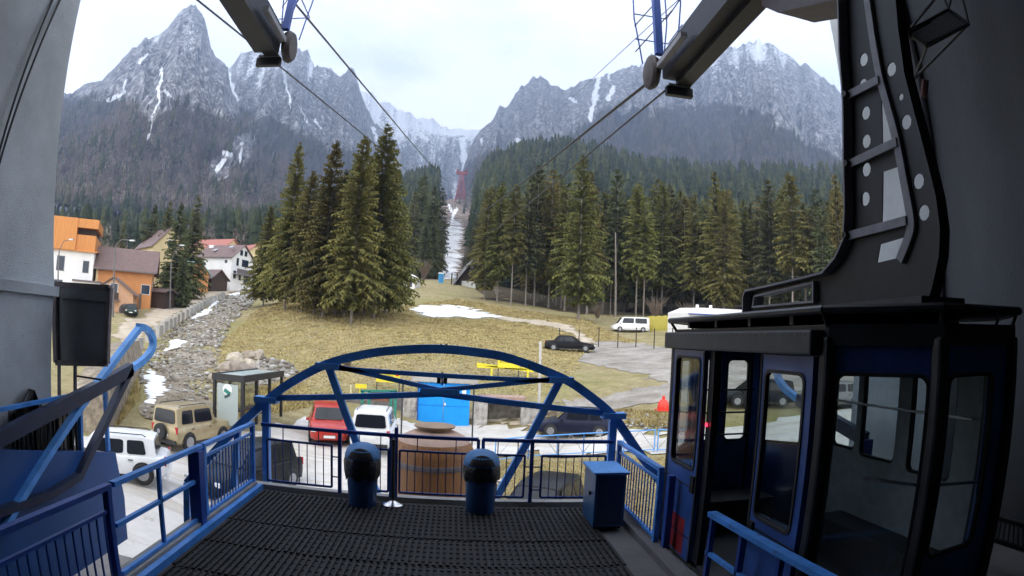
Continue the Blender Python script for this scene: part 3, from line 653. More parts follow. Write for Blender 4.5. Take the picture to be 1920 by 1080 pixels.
# ================================================================== SPRUCES
def leafmat(name, a, b_, c_, rnd=.25):
    m, t, b, co = newmat(name, .8)
    c = ramp(t, noise(t, co, 1.1, 5, .7), [(.3, a), (.5, b_), (.68, c_)])
    oi = t.nodes.new('ShaderNodeObjectInfo'); hs = t.nodes.new('ShaderNodeHueSaturation'); ma = t.nodes.new('ShaderNodeMapRange'); ma.inputs[3].default_value = 1-rnd; ma.inputs[4].default_value = 1+rnd
    t.links.new(oi.outputs['Random'], ma.inputs[0]); t.links.new(ma.outputs[0], hs.inputs['Value']); mh = t.nodes.new('ShaderNodeMapRange'); mh.inputs[3].default_value = .475; mh.inputs[4].default_value = .53
    sx = sub(t, sub(t, oi.outputs['Random'], 7.31, 'MULTIPLY'), 1.0, 'MODULO'); t.links.new(sx, mh.inputs[0]); t.links.new(mh.outputs[0], hs.inputs['Hue'])
    t.links.new(c, hs.inputs['Color']); t.links.new(hs.outputs[0], b.inputs['Base Color'])
    b.inputs['Transmission Weight'].default_value = 0; return m
M['leaf'] = leafmat('spruce_needles', (.060,.064,.018), (.130,.122,.034), (.21,.18,.058))
M['leafd'] = leafmat('dark_spruce_needles', (.045,.052,.022), (.09,.095,.038), (.14,.135,.055))
def spruce(label, hgt=24.0, rad=3.8, crown0=.06, whorl=46, seed=1, m='leaf', dens=1.0, trunk_r=.26, group=None, taper=.95):
    rs = np.random.RandomState(seed)
    root = thing('spruce_tree', (0, 0, 0), label, 'spruce', group=group)
    tb = MB(); tb.tube([(0,0,-.6),(0,0,.3),(rs.uniform(-.05,.05),0,hgt*.5),(0,0,hgt*.97)], trunk_r, 8, r2=.02)
    # dead limbs under the crown
    for i in range(int(14*crown0*4)):
        z = rs.uniform(.12, crown0+.05)*hgt; a = rs.rand()*6.28; L = rs.uniform(.3, 1.2); tb.tube([(0,0,z),(math.cos(a)*L,math.sin(a)*L,z+rs.uniform(-.2,.1))], .025, 3)
    Vv = []; Ff = []; nb = 0
    bb = []
    for i in range(whorl):
        f = (i + rs.rand()*.8)/whorl; z = hgt*(crown0 + (1-crown0)*f); L0 = rad*((1-f)**taper)*(.80+.4*rs.rand()) + .16
        if f < .1: L0 *= .55 + 4.0*f
        k = int((7 + 4*(1-f))*dens)
        for j in range(k):
            a = rs.rand()*6.283; L = L0*rs.uniform(.6, 1.12); droop = rs.uniform(.14, .38)*(1-f*.6); up = .12 + .6*f**2
            bb.append((z, a, L, droop, up, f))
    for (z, a, L, droop, up, f) in bb:
        ns = max(3, int(L*2.6)); ca, sa = math.cos(a), math.sin(a)
        for s in range(ns):
            q0 = (s+.15)/ns; q1 = min(1.05, (s+1.35)/ns); 
            p0 = np.array([ca*L*q0, sa*L*q0, z + up*L*q0 - droop*L*q0*q0*1.5]); p1 = np.array([ca*L*q1, sa*L*q1, z + up*L*q1 - droop*L*q1*q1*1.5])
            wd = (.20+.28*(1-abs(q0-.45)))*(.45+.55*(1-f))*rs.uniform(.7, 1.3); hang = rs.uniform(.22, .62)*(1-f*.65)
            sd = np.array([-sa, ca, 0])*wd
            for sg in (-1, 1):      # two side sprays hanging off the limb
                tip = (p0+p1)/2 + sd*sg*rs.uniform(.8, 1.5) + np.array([ca*.15, sa*.15, -hang]) + rs.randn(3)*.05
                Vv += [p0, p1, tip]; Ff.append((nb, nb+1, nb+2)); nb += 3
            tip = (p0+p1)/2 + np.array([ca*.1, sa*.1, -hang*rs.uniform(.9, 1.7)]) + rs.randn(3)*.1
            Vv += [p0, p1, tip]; Ff.append((nb, nb+1, nb+2)); nb += 3
            if s == ns-1:
                e = p1 + np.array([ca, sa, .2])*.3 ; Vv += [p0+sd*.4, p0-sd*.4, e]; Ff.append((nb, nb+1, nb+2)); nb += 3
    tr = tb.build('trunk', M['bark'], root, world=False, smooth=60)
    cr = npmesh('crown', np.array(Vv), np.array(Ff), M[m]); cr.parent = root
    return root
def place(root, p, s=1.0, rz=0, label=None, sx=1.0):
    root.location = p; root.scale = (s*sx, s*sx, s); root.rotation_euler = (0, 0, rz)
    if label: root['label'] = label
    return root
GL = 'tall spruces in the clump on the meadow'
T0 = spruce('x', 24, 4.9, .095, 66, 1, group=GL, taper=.80, dens=1.25); T1 = spruce('x', 24, 4.4, .085, 66, 2, group=GL, taper=.82, dens=1.25); T2 = spruce('x', 24, 4.7, .10, 66, 3, group=GL, taper=.68, dens=1.25)
def seat(px, py, D=None): return hit(px, py) if D is None else gp(px, D)
def treeh(base, topy, px):   # height that puts the tip on this row
    D = math.hypot(base.x, base.y); q = atD(px, topy, D); return q.z - base.z
used = set()
def setspruce(proto, base, tip, label, rad=1.0, rz=0, g=None, tipx=None):
    b_ = base if isinstance(base, Vector) else hit(*base); hgt = treeh(b_, tip, tipx or (base[0] if not isinstance(base, Vector) else float(proj([b_.x, b_.y, b_.z+5])[0])))
    rad *= 1.02
    o = proto if proto.name not in used else copy_tree(proto); used.add(proto.name); used.add(o.name)
    place(o, b_, hgt/24.0, rz, label, rad)
    if g: o['group'] = g
    return o
G_ = GL
setspruce(T0, (534,582), 266, 'leftmost tall spruce of the meadow clump, standing slightly apart on one bare trunk', .80, .3)
setspruce(T1, (604,596), 262, 'slim spruce second from the left in the meadow clump', 1.05, 1)
setspruce(T2, (658,606), 254, 'foremost spruce of the meadow clump with a pale bare trunk at its foot', .95, 2)
setspruce(T1, (700,597), 232, 'tallest spruce of the meadow clump, its tip above all others', 1.12, 4)
setspruce(T0, (645,594), 300, 'shorter spruce hidden in the middle of the meadow clump', .95, 5)
setspruce(T2, (588,590), 345, 'low spruce between the two left tips of the meadow clump', .9, 3)
setspruce(T1, (722,588), 300, 'right edge spruce of the meadow clump, lower than its tall neighbour', 1.2, 6)
setspruce(T0, gp(492, 92), 385, 'short dark spruce at the left foot of the meadow clump beside the river bed', 1.1, 1.5, tipx=498)
setspruce(T2, (566,584), 320, 'mid height spruce filling the gap right of the leftmost tall one', 1.0, 4.4)
setspruce(T0, (628,590), 318, 'spruce behind the foremost one, its tip below the two neighbours', 1.0, 2.2)
setspruce(T2, (682,592), 285, 'dense spruce between the foremost and the tallest of the meadow clump', 1.0, 5.2)
# spruces by the village
TD = spruce('x', 24, 4.6, .04, 54, 6, m='leafd', dens=1.15, group='spruces between the village houses', taper=.8)
for (px, D, tip, lb, rd) in ((322,100,378,'broad green spruce behind the bent street lamp, in front of the yellow house',1.15),(352,112,362,'tall dark spruce at the right end of the village spruces',1.0),(300,120,372,'slim dark spruce just left of the broad village spruce',.95),
    (272,125,380,'dark spruce standing behind the yellow gabled house',1.0),(217,135,420,'small dark spruce behind the ridge of the orange house',1.0),(338,96,470,'young spruce at the foot of the village spruces by the plank fence',1.1)):
    setspruce(TD, gp(px, D), tip, lb, rd, rs_ := px*.1, g='spruces between the village houses', tipx=px)
# forest edge
E0 = spruce('x', 24, 3.7, .22, 40, 11, dens=1.0, trunk_r=.24, group='e', taper=.62); E1 = spruce('x', 24, 3.3, .36, 36, 12, dens=1.0, trunk_r=.22, group='e', taper=.6); E2 = spruce('x', 24, 4.2, .12, 46, 13, dens=1.1, trunk_r=.27, group='e', taper=.7); E3 = spruce('x', 24, 3.2, .26, 36, 14, m='leafd', dens=.95, trunk_r=.2, group='e', taper=.62)
GE = 'spruces along the forest edge'
front = [((908,562),352,E2,'leftmost spruce of the forest edge, right beside the dark cottage'),((932,566),340,E0,'second spruce from the left end of the forest edge'),((958,573),345,E1,'slim spruce with a long pale bare trunk near the left end of the forest edge'),((985,574),335,E3,'dark spruce right of the slim pale trunked one at the forest edge'),((1028,578),318,E0,'left one of two spruces directly above the black saloon'),((1052,578),352,E3,'right one of two spruces directly above the black saloon'),
  ((1084,600),290,E2,'big broad spruce in the middle of the forest edge on a thick pale trunk'),((1100,590),322,E0,'spruce close behind the right side of the big broad one'),((1130,588),360,E1,'spruce left of the bare broken trunk'),((1192,596),345,E1,'tall spruce on a long white bare trunk behind the parked minibus'),((1206,597),372,E1,'thin spruce just right of the white bare trunk behind the minibus'),((1240,590),340,E0,'front spruce right of the minibus, above the reed fence'),
  ((1268,585),378,E3,'dark front spruce above the left end of the white roadside building'),((1300,592),360,E0,'front spruce above the middle of the white roadside building'),((1364,592),352,E2,'spruce with a bare trunk standing over the white roadside building')]
for (b_, tip, pr, lb) in front:
    o = setspruce(pr, b_, tip, lb or 'spruce in the front row of the forest edge on the right', 1.0, b_[0]*.7, g=GE)
n = 0
while n < 165:
    px = rg.uniform(905, 1700); D = (rg.uniform(108, 150) if n % 2 else rg.uniform(130, 215)) if px > 960 else rg.uniform(125, 215)
    b_ = gp(px, D); pr = (E0, E1, E3, E2)[rg.randint(4)]; o = pr if pr.name not in used else copy_tree(pr); used.add(pr.name)
    place(o, b_, rg.uniform(.85, 1.2), rg.rand()*6, 'spruce standing back in the forest behind its front row', rg.uniform(.9, 1.2)); o['group'] = GE; n += 1
for px, D, tip in ((775,190,330),(800,185,345),(815,200,350),(804,165,400),(790,160,410),(817,170,430),(765,175,360),(884,185,410),(894,175,390),(900,190,360),(888,220,380),(806,185,380),(780,205,325),(755,185,400)):
    setspruce(E3 if px % 2 else TD, gp(px, D), tip, 'dark conifer %s of the cleared ski slope, %s' % ('left' if px < 850 else 'right', {775:'third from the spruce clump',800:'with the tallest tip but one',815:'its tip near the pylon foot',804:'low and in front',790:'short, above the bare tree',817:'nearest to the snow strip',765:'second from the spruce clump',884:'nearest to the snow strip',894:'above the dark cottage roof',900:'rising over the cottage chimney side',888:'small one far back',806:'in the middle of its group',780:'with the tallest tip',755:'half hidden by the spruce clump'}[px]), 1.0, px*.3, g='dark conifers beside the ski slope', tipx=px)
# dead trunk
b_ = hit(1154, 594); q = atD(1154, 436, math.hypot(b_.x, b_.y))
MB().tube([b_-Vector((0,0,.4)), q], .2, 8, r2=.11).build('dead_trunk', M['bark']).update_tag(); tag(bpy.data.objects['dead_trunk'], 'bare broken tree trunk without any branches at the forest edge', 'dead tree')
# bare shrubs
def shrub(px, py, hgt, label, n=90, seed=0, cat='shrub', name='bare_shrub', D=None, g=None):
    rs = random.Random(seed); b_ = hit(px, py) if D is None else gp(px, D); mb = MB()
    for i in range(n):
        a = rs.uniform(0, 6.28); L = hgt*rs.uniform(.5, 1); sp = rs.uniform(.1, .55)
        p0 = b_ + Vector((rs.uniform(-.2,.2), rs.uniform(-.2,.2), -.1)); p1 = p0 + Vector((math.cos(a)*sp*L*.5, math.sin(a)*sp*L*.5, L*.55)); p2 = p1 + Vector((math.cos(a+rs.uniform(-.8,.8))*sp*L*.6, math.sin(a)*sp*L*.6, L*.4))
        mb.tube([p0, p1, p2], .02*hgt/2, 3, r2=.008*hgt/2, caps=False)
    return tag(mb.build(name, mat('twigs', (.20,.15,.11), .9, var=.4), origin=b_), label, cat, g)
for i, (px, D, h_, lb) in enumerate(((1228,100,4.5,'pale bare bush beside the minibus at the forest edge'),(790,150,6,'bare leafless tree between the white shed and the blue toilet'),(1290,98,3.6,'bare bush behind the white roadside building'),(1120,96,2.6,'low bare bush at the foot of the forest edge'),
        (195,120,9,'bare grey tree rising left of the orange house roof'),(235,128,8,'bare pale tree behind the orange house roof'),(175,130,9,'bare tree beside the orange roofed white house'),(655,47,1.5,'bare bush on the meadow bank behind the red car'))):
    shrub(px, 0, h_, lb, 120, i, D=D)
# ================================================================== STATION HALL
def slab(name, x0, x1, y0, y1, z0, z1, m): return tag(MB().bx(x0, x1, y0, y1, z0, z1).build(name, m), kind='structure')
def named(o, label, cat, group=None): return tag(o, label, cat, group)
# platform where the camera hangs
pf = thing('station_platform', (-.25, 4.5, -.6), 'dark passenger platform of the cable car station, covered with ribbed black rubber mats', 'platform')
MB().bx(-3.3, 2.62, -6, 9.12, -.55, -.035).build('slab', M['concd'], pf)
MB().bx(-3.28, 2.6, 9.0, 9.16, -.03, .05).build('kerb', M['conc'], pf)
MB().bx(-3.3, -3.1, -6, 9.0, -.03, .09).build('kerb', M['conc'], pf)
MB().bx(2.42, 2.62, -6, 9.0, -.03, .06).build('kerb', M['concd'], pf)
MB().bx(-3.08, -3.0, -6, 8.98, -.03, .06).build('edge_trim', M['blue'], pf)
MB().bx(2.63, 2.80, 3.0, 7.9, -.5, -.06).build('dock_gap_filler', M['rub'], pf)  # added dark filler, hides the bright gap between platform and cabin
MB().bx(-3.28, 2.6, 8.9, 9.1, -3.6, -.56).build('support_wall', M['conc'], pf)
# ribbed mats: rows of slats running outwards with open slots
mt = thing('rubber_mat', (-.4, 4, 0), 'black ribbed rubber mats laid in rows over the platform floor', 'mat')
rows = [(8.86, 7.25), (7.23, 6.35), (6.33, 5.45), (5.43, 4.55), (4.53, 3.6), (3.58, 2.4), (2.38, 1)]
for ri, (ya, yb) in enumerate(rows):
    mb = MB(); mb.bx(-2.96, 2.02, yb, ya, -.03, -.014)
    x = -2.95 + (ri % 2)*.018
    while x < 2.0: h_ = .012 - random.random()**3*.012; mb.bx(x, x+.036+random.random()*.004, yb+.01+random.random()*.02, ya-.01-random.random()*.02, -.013, h_); x += .078
    y = ya - .1
    while y > yb: mb.bx(-2.95, 2.0, y, y+.016, -.013, -.002); y -= .16
    mb.build('mat_strip', M['rub'], mt)
# left pillar with conduit, and hall walls / roof
pl = thing('pillar', (-8.0, 8.4, -3.5), 'massive grey rendered pillar at the left of the hall opening, tapering to its top', 'pillar')
def quadprism(mb, base, top, z0, z1):
    vs = [(x, y, z0) for x, y in base] + [(x, y, z1) for x, y in top]
    return mb.add(vs, [(3,2,1,0),(4,5,6,7),(0,1,5,4),(1,2,6,5),(2,3,7,6),(3,0,4,7)])
quadprism(MB(), [(-9,4.2),(-6.86,4.2),(-6.62,8.0),(-9,8.0)], [(-9,4.2),(-6.86,4.2),(-6.62,8.0),(-9,8.0)], -3.6, 2.76).build('lower_shaft', M['wallg'], pl)
quadprism(MB(), [(-9,4.15),(-6.80,4.15),(-6.54,8.06),(-9,8.06)], [(-9,4.15),(-6.80,4.15),(-6.54,8.06),(-9,8.06)], 2.76, 2.92).build('band', M['wallg'], pl)
quadprism(MB(), [(-9,4.2),(-6.86,4.2),(-6.62,8.0),(-9,8.0)], [(-10,4.2),(-8.2,4.2),(-7.95,8.0),(-10,8.0)], 2.92, 11).build('upper_shaft', M['wallg'], pl)
cq = thing('conduit', (-6.9, 6, 3), 'pair of thin black cable conduits running up the grey left pillar', 'conduit')
for dx_ in (0, 14):
    P0 = atX(98+dx_, 2, -7.42); P1 = atX(5+dx_*.5, 262, -6.80)
    k1 = P0.copy(); k2 = P1.copy()
    MB().tube([k1 + (k1-k2)*.4, k1, k2, k2+(k2-k1)*.4], .022, 6).build('pipe', M['blk'], cq)
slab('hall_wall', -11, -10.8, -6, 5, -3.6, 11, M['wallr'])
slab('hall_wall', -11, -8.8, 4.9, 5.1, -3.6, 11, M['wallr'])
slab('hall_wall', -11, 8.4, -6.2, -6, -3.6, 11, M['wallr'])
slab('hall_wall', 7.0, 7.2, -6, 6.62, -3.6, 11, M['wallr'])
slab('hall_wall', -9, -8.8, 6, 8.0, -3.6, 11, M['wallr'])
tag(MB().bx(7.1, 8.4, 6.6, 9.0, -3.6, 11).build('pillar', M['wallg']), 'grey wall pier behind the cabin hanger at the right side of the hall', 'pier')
slab('hall_ceiling', -11, 8.4, -6, 6.6, 11, 11.3, M['ceil'])  # out of view; front edge drawn back so more daylight gets in
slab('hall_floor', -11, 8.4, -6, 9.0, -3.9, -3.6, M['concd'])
slab('concrete_apron', -9.6, -3.4, 6.0, 12.6, -3.5, -2.98, mat('apron_grey', (.26,.255,.25), .9, var=.25, scale=1.2))
slab('landing_slab', -9.2, -3.4, 5.0, 11.3, -3.4, -2.90, M['concd'])
slab('concrete_apron', 2.8, 5.6, 4.0, 10.5, -3.15, -2.95, M['concd'])
# open casement window on the left pillar
cs = thing('casement_window', (-6.4, 8.42, 1.6), 'brown framed casement window beside the left pillar, its dark pane reflecting the hall', 'window')
yc = 8.35; a0 = atY(104, 533, yc); a1 = atY(206, 540, yc); a2 = atY(200, 682, yc); a3 = atY(106, 680, yc)
for p, q in ((a0,a1),(a1,a2),(a2,a3),(a3,a0)): MB().bar(p, q, .09, .09, (0,1,0)).build('frame', M['brownm'], cs)
MB().add([a0+Vector((0,.02,0)),a1+Vector((0,.02,0)),a2+Vector((0,.02,0)),a3+Vector((0,.02,0))], [(0,1,2,3)]).build('pane', mat('dark_pane', (.05,.06,.065), .03, 0, var=.3, scale=1.2, spec=1.0), cs)
for px_ in (111, 141):
    t_ = atY(px_, 682, yc); MB().bar(t_, t_ - Vector((0,0,1.5)), .05, .05).build('post', M['brownm'], cs)
MB().bar(atY(145, 705, yc), atY(190, 712, yc), .03, .03).build('stay', M['blk'], cs)
# ------------------------------------------------------------------ railings
def X9(px, py=880): return atY(px, py, 9.0).x
rr = thing('railing', (-.25, 9.0, .05), 'blue steel railing along the outer edge of the platform with barred panels', 'railing')
zt = 1.03
MB().bar((X9(490,790),9,zt), (X9(898,815),9,zt), .07, .05).build('top_rail', M['navy'], rr)
MB().bar((X9(905,820),9,zt), (X9(1150,830),9,zt), .07, .05).build('top_rail', M['navy'], rr)
for px in (637, 733, 742, 996): MB().bar((X9(px),9,.05), (X9(px),9,zt-.02 if px != 742 else zt+.12), .055, .055).build('post', M['navy'], rr)
for px in (897, 906): MB().bar((X9(px,830),9,zt), (X9(px,850),9,.78), .05, .05).build('post', M['navy'], rr)
for (pa, pb, ztop) in ((502,622,.80), (655,728,.80), (749,880,.80), (915,983,.80), (1015,1134,.80)):
    xa, xb = X9(pa), X9(pb); zb = .13
    for a, b_ in (((xa,9,ztop),(xb,9,ztop)), ((xa,9,zb),(xb,9,zb)), ((xa,9,zb),(xa,9,ztop)), ((xb,9,zb),(xb,9,ztop))): MB().bar(a, b_, .032, .032).build('panel_frame', M['navy'], rr)
    n_b = max(3, round((xb-xa)/.125))
    for i in range(1, n_b): x = xa + (xb-xa)*i/n_b; MB().bar((x,9,zb), (x,9,ztop), .014, .014).build('baluster', M['navy'], rr)
    for f in (.25, .8): x = xa + (xb-xa)*f; MB().bar((x,9,ztop), (x,9,zt), .014, .014).build('hanger', M['navy'], rr)
for px0, px1, z in ((622,637,.62),(622,637,.30),(983,996,.62),(996,1015,.62),(996,1015,.25),(733,749,.62)): MB().bar((X9(px0),9,z), (X9(px1),9,z), .018, .018).build('link', M['navy'], rr)
def side_rail(name, label, X, y0, y1, posts, m, ztop=1.03, zbot=.12, bars=None, mid=None, pw=.07, toph=.05, pan=None):
    t = thing(name, (X, (y0+y1)/2, .05), label, 'railing')
    MB().bar((X,y0,ztop), (X,y1,ztop), .07, toph).build('top_rail', m, t)
    MB().bar((X,y0,zbot), (X,y1,zbot), .05, .04).build('bottom_rail', m, t)
    for y in posts: MB().bar((X,y,-.03), (X,y,ztop-.025), pw, pw).build('post', m, t)
    if mid: MB().bar((X,y0,mid), (X,y1,mid), .045, .045).build('mid_rail', m, t)
    if pan: MB().bar((X,y0+.1,pan), (X,y1-.1,pan), .035, .035).build('panel_rail', m, t)
    if bars:
        k = int(abs(y1-y0)/bars); zt_ = pan or ztop-.03
        for i in range(1, k): y = y0 + (y1-y0)*i/k; MB().bar((X,y,zbot+.02), (X,y,zt_), .016, .016).build('baluster', m, t)
    return t
side_rail('railing', 'left side railing with close upright bars, next to the platform corner', -3.16, 6.95, 8.98, (6.98, 8.95), M['blue'], bars=.115, pan=.88)
side_rail('railing', 'open left side railing with one middle rail and a single thin post', -3.16, 4.72, 6.9, (5.72,), M['blue'], mid=.62, pw=.045)
side_rail('gate', 'blue barred gate in the left railing, nearest to the viewer', -3.16, 2.2, 4.66, (2.3, 4.62), M['navy'], bars=.13, pan=.80, zbot=.06)
MB().bar((-3.16, 6.75, -.5), (-3.16, 6.75, 1.0), .16, .16).build('brace_post', M['navy'], origin=(-3.16,6.75,-.5)); tag(bpy.data.objects['brace_post'], 'thick dark blue upright between the two left side railings', 'post')
rt_ = side_rail('railing', 'right side railing with upright bars and light blue handrail behind the cabinet', 2.56, 6.95, 8.98, (6.97, 8.95), M['blue'], bars=.12, pan=.88)
MB().bar((2.62, 6.75, 1.0), (2.62, 6.75, -.03), .08, .10).build('post', M['navy'], rt_)
hr2 = thing('handrail', (2.55, 4.4, 0), 'flat topped blue handrail along the platform edge in front of the cabin doors', 'handrail')
A1, A2 = atX(1335, 963, 2.56), atX(1560, 1088, 2.56)
MB().bar(A1, A2 + (A2-A1)*.4, .10, .05).build('top_rail', M['blue'], hr2)
MB().bar(A1 - Vector((0,0,.42)), A2 + (A2-A1)*.4 - Vector((0,0,.42)), .05, .04).build('mid_rail', M['blue'], hr2)
for f in (0.02, .33, .66, 1.1):
    p = A1.lerp(A2, f); MB().bar(p, (p.x, p.y, -.02), .05, .05).build('post', M['navy'], hr2)
# ------------------------------------------------------------------ arch trusses
YA = 9.34
def PA(px, py): return atY(px, py, YA)
ar = thing('arch_truss', (-.25, YA, -3.1), 'large blue arched steel guide truss standing in front of the platform railing', 'arch')
apts = [PA(*q) for q in ((352,905),(400,850),(447,800),(500,752),(545,718),(612,683),(680,665),(740,657),(815,654),(890,660),(960,673),(1052,708),(1100,738),(1150,781),(1195,845),(1240,906))]
# smooth
def smooth(pts, n=4):
    out = []
    for i in range(len(pts)-1):
        p0 = pts[max(i-1,0)]; p1 = pts[i]; p2 = pts[i+1]; p3 = pts[min(i+2,len(pts)-1)]
        for k in range(n):
            t = k/n; out.append(.5*((2*p1) + (-p0+p2)*t + (2*p0-5*p1+4*p2-p3)*t*t + (-p0+3*p1-3*p2+p3)*t**3))
    return out + [pts[-1]]
MB().boxpath(smooth(apts), .14, .135, (0,1,0)).build('arch_tube', M['blue'], ar)
N1, N2, N3, NL, NR = PA(615,683), PA(1052,709), PA(825,731), PA(500,746), PA(1150,776)
for a, b_, w_ in ((N1+Vector((0,0,-.05)),N2+Vector((0,0,-.05)),.07),(N1,N3,.07),(N2,N3,.07),(NL,N3-Vector((0,0,.06)),.09),(NR,N3-Vector((0,0,.06)),.09)): MB().bar(a, b_, .09, w_).build('chord', M['blue'], ar)
def down(a, b_, z): a = Vector(a); b_ = Vector(b_); t = (z-a.z)/(b_.z-a.z); return a + (b_-a)*t
for a, q in ((N1, (668,828)), (N2, (935,925))): e = PA(*q); MB().bar(a, down(a, e, -3.0), .11, .11, (0,1,0)).build('leg', M['blue_l'], ar)
for x in (NL.x, NR.x): MB().bar((x, YA, NL.z), (x, YA, -3.1), .12, .12, (0,1,0)).build('post', M['blue'], ar)
for n_, s_ in ((N3, .16), (N1, .10), (N2, .10), (NL, .10), (NR, .10)): MB().bx(n_.x-s_*1.9, n_.x+s_*1.9, YA-.11, YA+.11, n_.z-.075, n_.z+.02).build('gusset_plate', M['blue_l'], ar)
fl = apts[0]; fr = apts[-1]
MB().bar(PA(447,800), (NL.x-.9, YA, -3.0), .10, .10, (0,1,0)).build('brace', M['blue'], ar)
MB().bar(fl, fl + Vector((-.2,0,-3)), .12, .12, (0,1,0)).build('foot', M['blue'], ar); MB().bar(fr, fr + Vector((.25,0,-3.2)), .12, .12, (0,1,0)).build('foot', M['blue'], ar)
lt = thing('projector_lamp', PA(828,712), 'small clamp lamp fixed on top of the middle plate of the blue arch', 'lamp'); lt_o = PA(828,712)
MB().bar(PA(829,722), PA(829,698), .03, .03).build('stem', M['blue_l'], lt); MB().box(PA(823,712), (.06,.08,.12)).box(PA(835,712), (.06,.08,.12)).build('bracket', M['blk'], lt)
for x_ in (827, 837): tag(MB().tube([PA(x_, 652), PA(x_, 645)], .018, 6).build('bird_spike', M['blk']), 'tiny dark peg on top of the blue arch, %s of two' % ('left' if x_ == 827 else 'right'), 'peg')
# side guides (the horn shaped docking guides of the neighbouring berths)
gd = mat('guide_shaded_navy', (.012,.022,.06), .5, var=.4, wear=.4)  # navy darkened: the shadow on these rails is put into the colour
def horn(label, X, P, mirror=False):
    t = thing('docking_guide', (X, 8, -1), label, 'guide')
    def q(px, py):
        p = atX(px, py, -6.0)
        return p if not mirror else Vector((X, p.y, p.z))
    A = [q(*c) for c in ((259,612),(268,614),(280,622),(287,640),(283,658),(268,676),(245,692),(200,718),(120,760),(5,818),(-60,850))]
    MB().boxpath(smooth(A[:7], 3), .12, .12, (1,0,0)).build('nose_tube', M['blue_l'] if not mirror else M['blue_l'], t)
    if mirror: A = A[:9]
    MB().boxpath(A[6:], .14, .22, (1,0,0)).build('guide_rail', gd, t)
    if mirror: MB().bar(q(262,614), q(200,700), .10, .13, (1,0,0)).build('strut', M['blue_l'], t); MB().bar(A[-1], A[-1]-Vector((0,0,4)), .2, .2).build('post', M['navy'], t); return t, q
    MB().bar(q(262,614), down(q(262,614), q(125,800), -.4), .10, .13, (1,0,0)).build('strut', M['blue_l'], t)
    B = [q(*c) for c in ((245,692),(195,795),(147,893),(95,925),(20,952),(-60,980))]
    MB().boxpath(B, .14, .12, (1,0,0)).build('lower_rail', gd, t)
    return t, q
hl_, qL = horn('blue nose shaped cabin docking guide of the left berth with dark lower rails', -6.0, None)
horn('light blue looped docking guide seen through the cabin doors', 6.35, None, True).__class__
# left neighbouring platform
lp = thing('station_platform', (-7.5, 6, -.2), 'left neighbouring platform with blue painted side panel and dark railing', 'platform')
MB().bx(-11, -6.1, 2, 8.9, -.12, .18).build('slab', M['concd'], lp)
fp = [atX(*q, -6.08) for q in ((215,848),(232,932),(238,1010),(120,1090),(-60,1150),(-60,840),(150,846))]
MB().plate([(p.y, p.z) for p in fp], [], lambda a, b_, t: (t, a, b_), -6.12, -6.06).build('side_panel', mat('blue_panel', (.016,.085,.28), .5, var=.15, scale=1), lp)
lr = thing('railing', (-6.3, 6, .2), 'dark railing with upright bars on the left neighbouring platform', 'railing')
XR = -6.25
a, b_ = atX(0, 768, XR), atX(150, 738, XR); MB().bar(a + (a-b_)*.3, b_, .06, .06).build('top_rail', M['blue'], lr)
for q0, q1 in (((197,722),(203,845)),((150,742),(153,850))): MB().bar(atX(*q0, XR), atX(*q1, XR), .07, .07).build('post', M['blue'], lr)
a, b_ = atX(20, 885, XR), atX(145, 850, XR); MB().bar(a, b_, .04, .04).build('bottom_rail', M['blue'], lr)
for i in range(17):
    f = i/16; p1 = atX(10+132*f, 800-35*f, XR); p0 = atX(14+132*f, 886-36*f, XR); MB().bar(p1, p0, .022, .022).build('baluster', M['blk'], lr)
tp = thing('tarpaulin', (-7, 6, .2), 'dark folded tarpaulin draped over gear on the left neighbouring platform', 'tarpaulin')
c_ = [atX(*q, -6.7) for q in ((15,770),(58,722),(68,748),(92,740),(120,755),(140,775),(142,850),(30,880))]
rs = random.Random(4); mb = MB(); n_t = 14; grid = []
for i in range(n_t):
    for j in range(8):
        f = i/(n_t-1); g_ = j/7; p = atX(15+125*f, 770 - 45*math.exp(-((f-.34)/.12)**2) + 110*g_ - 5*g_*f*4, -6.55 - .25*math.sin(i*1.7)*(.3+g_) + rs.uniform(-.05,.05)); grid.append(p)
mb.add(grid, [(i*8+j, i*8+j+1, (i+1)*8+j+1, (i+1)*8+j) for i in range(n_t-1) for j in range(7)])
o = mb.build('cover', M['bag'], tp, smooth=50); md = o.modifiers.new('thick', 'SOLIDIFY'); md.thickness = .03
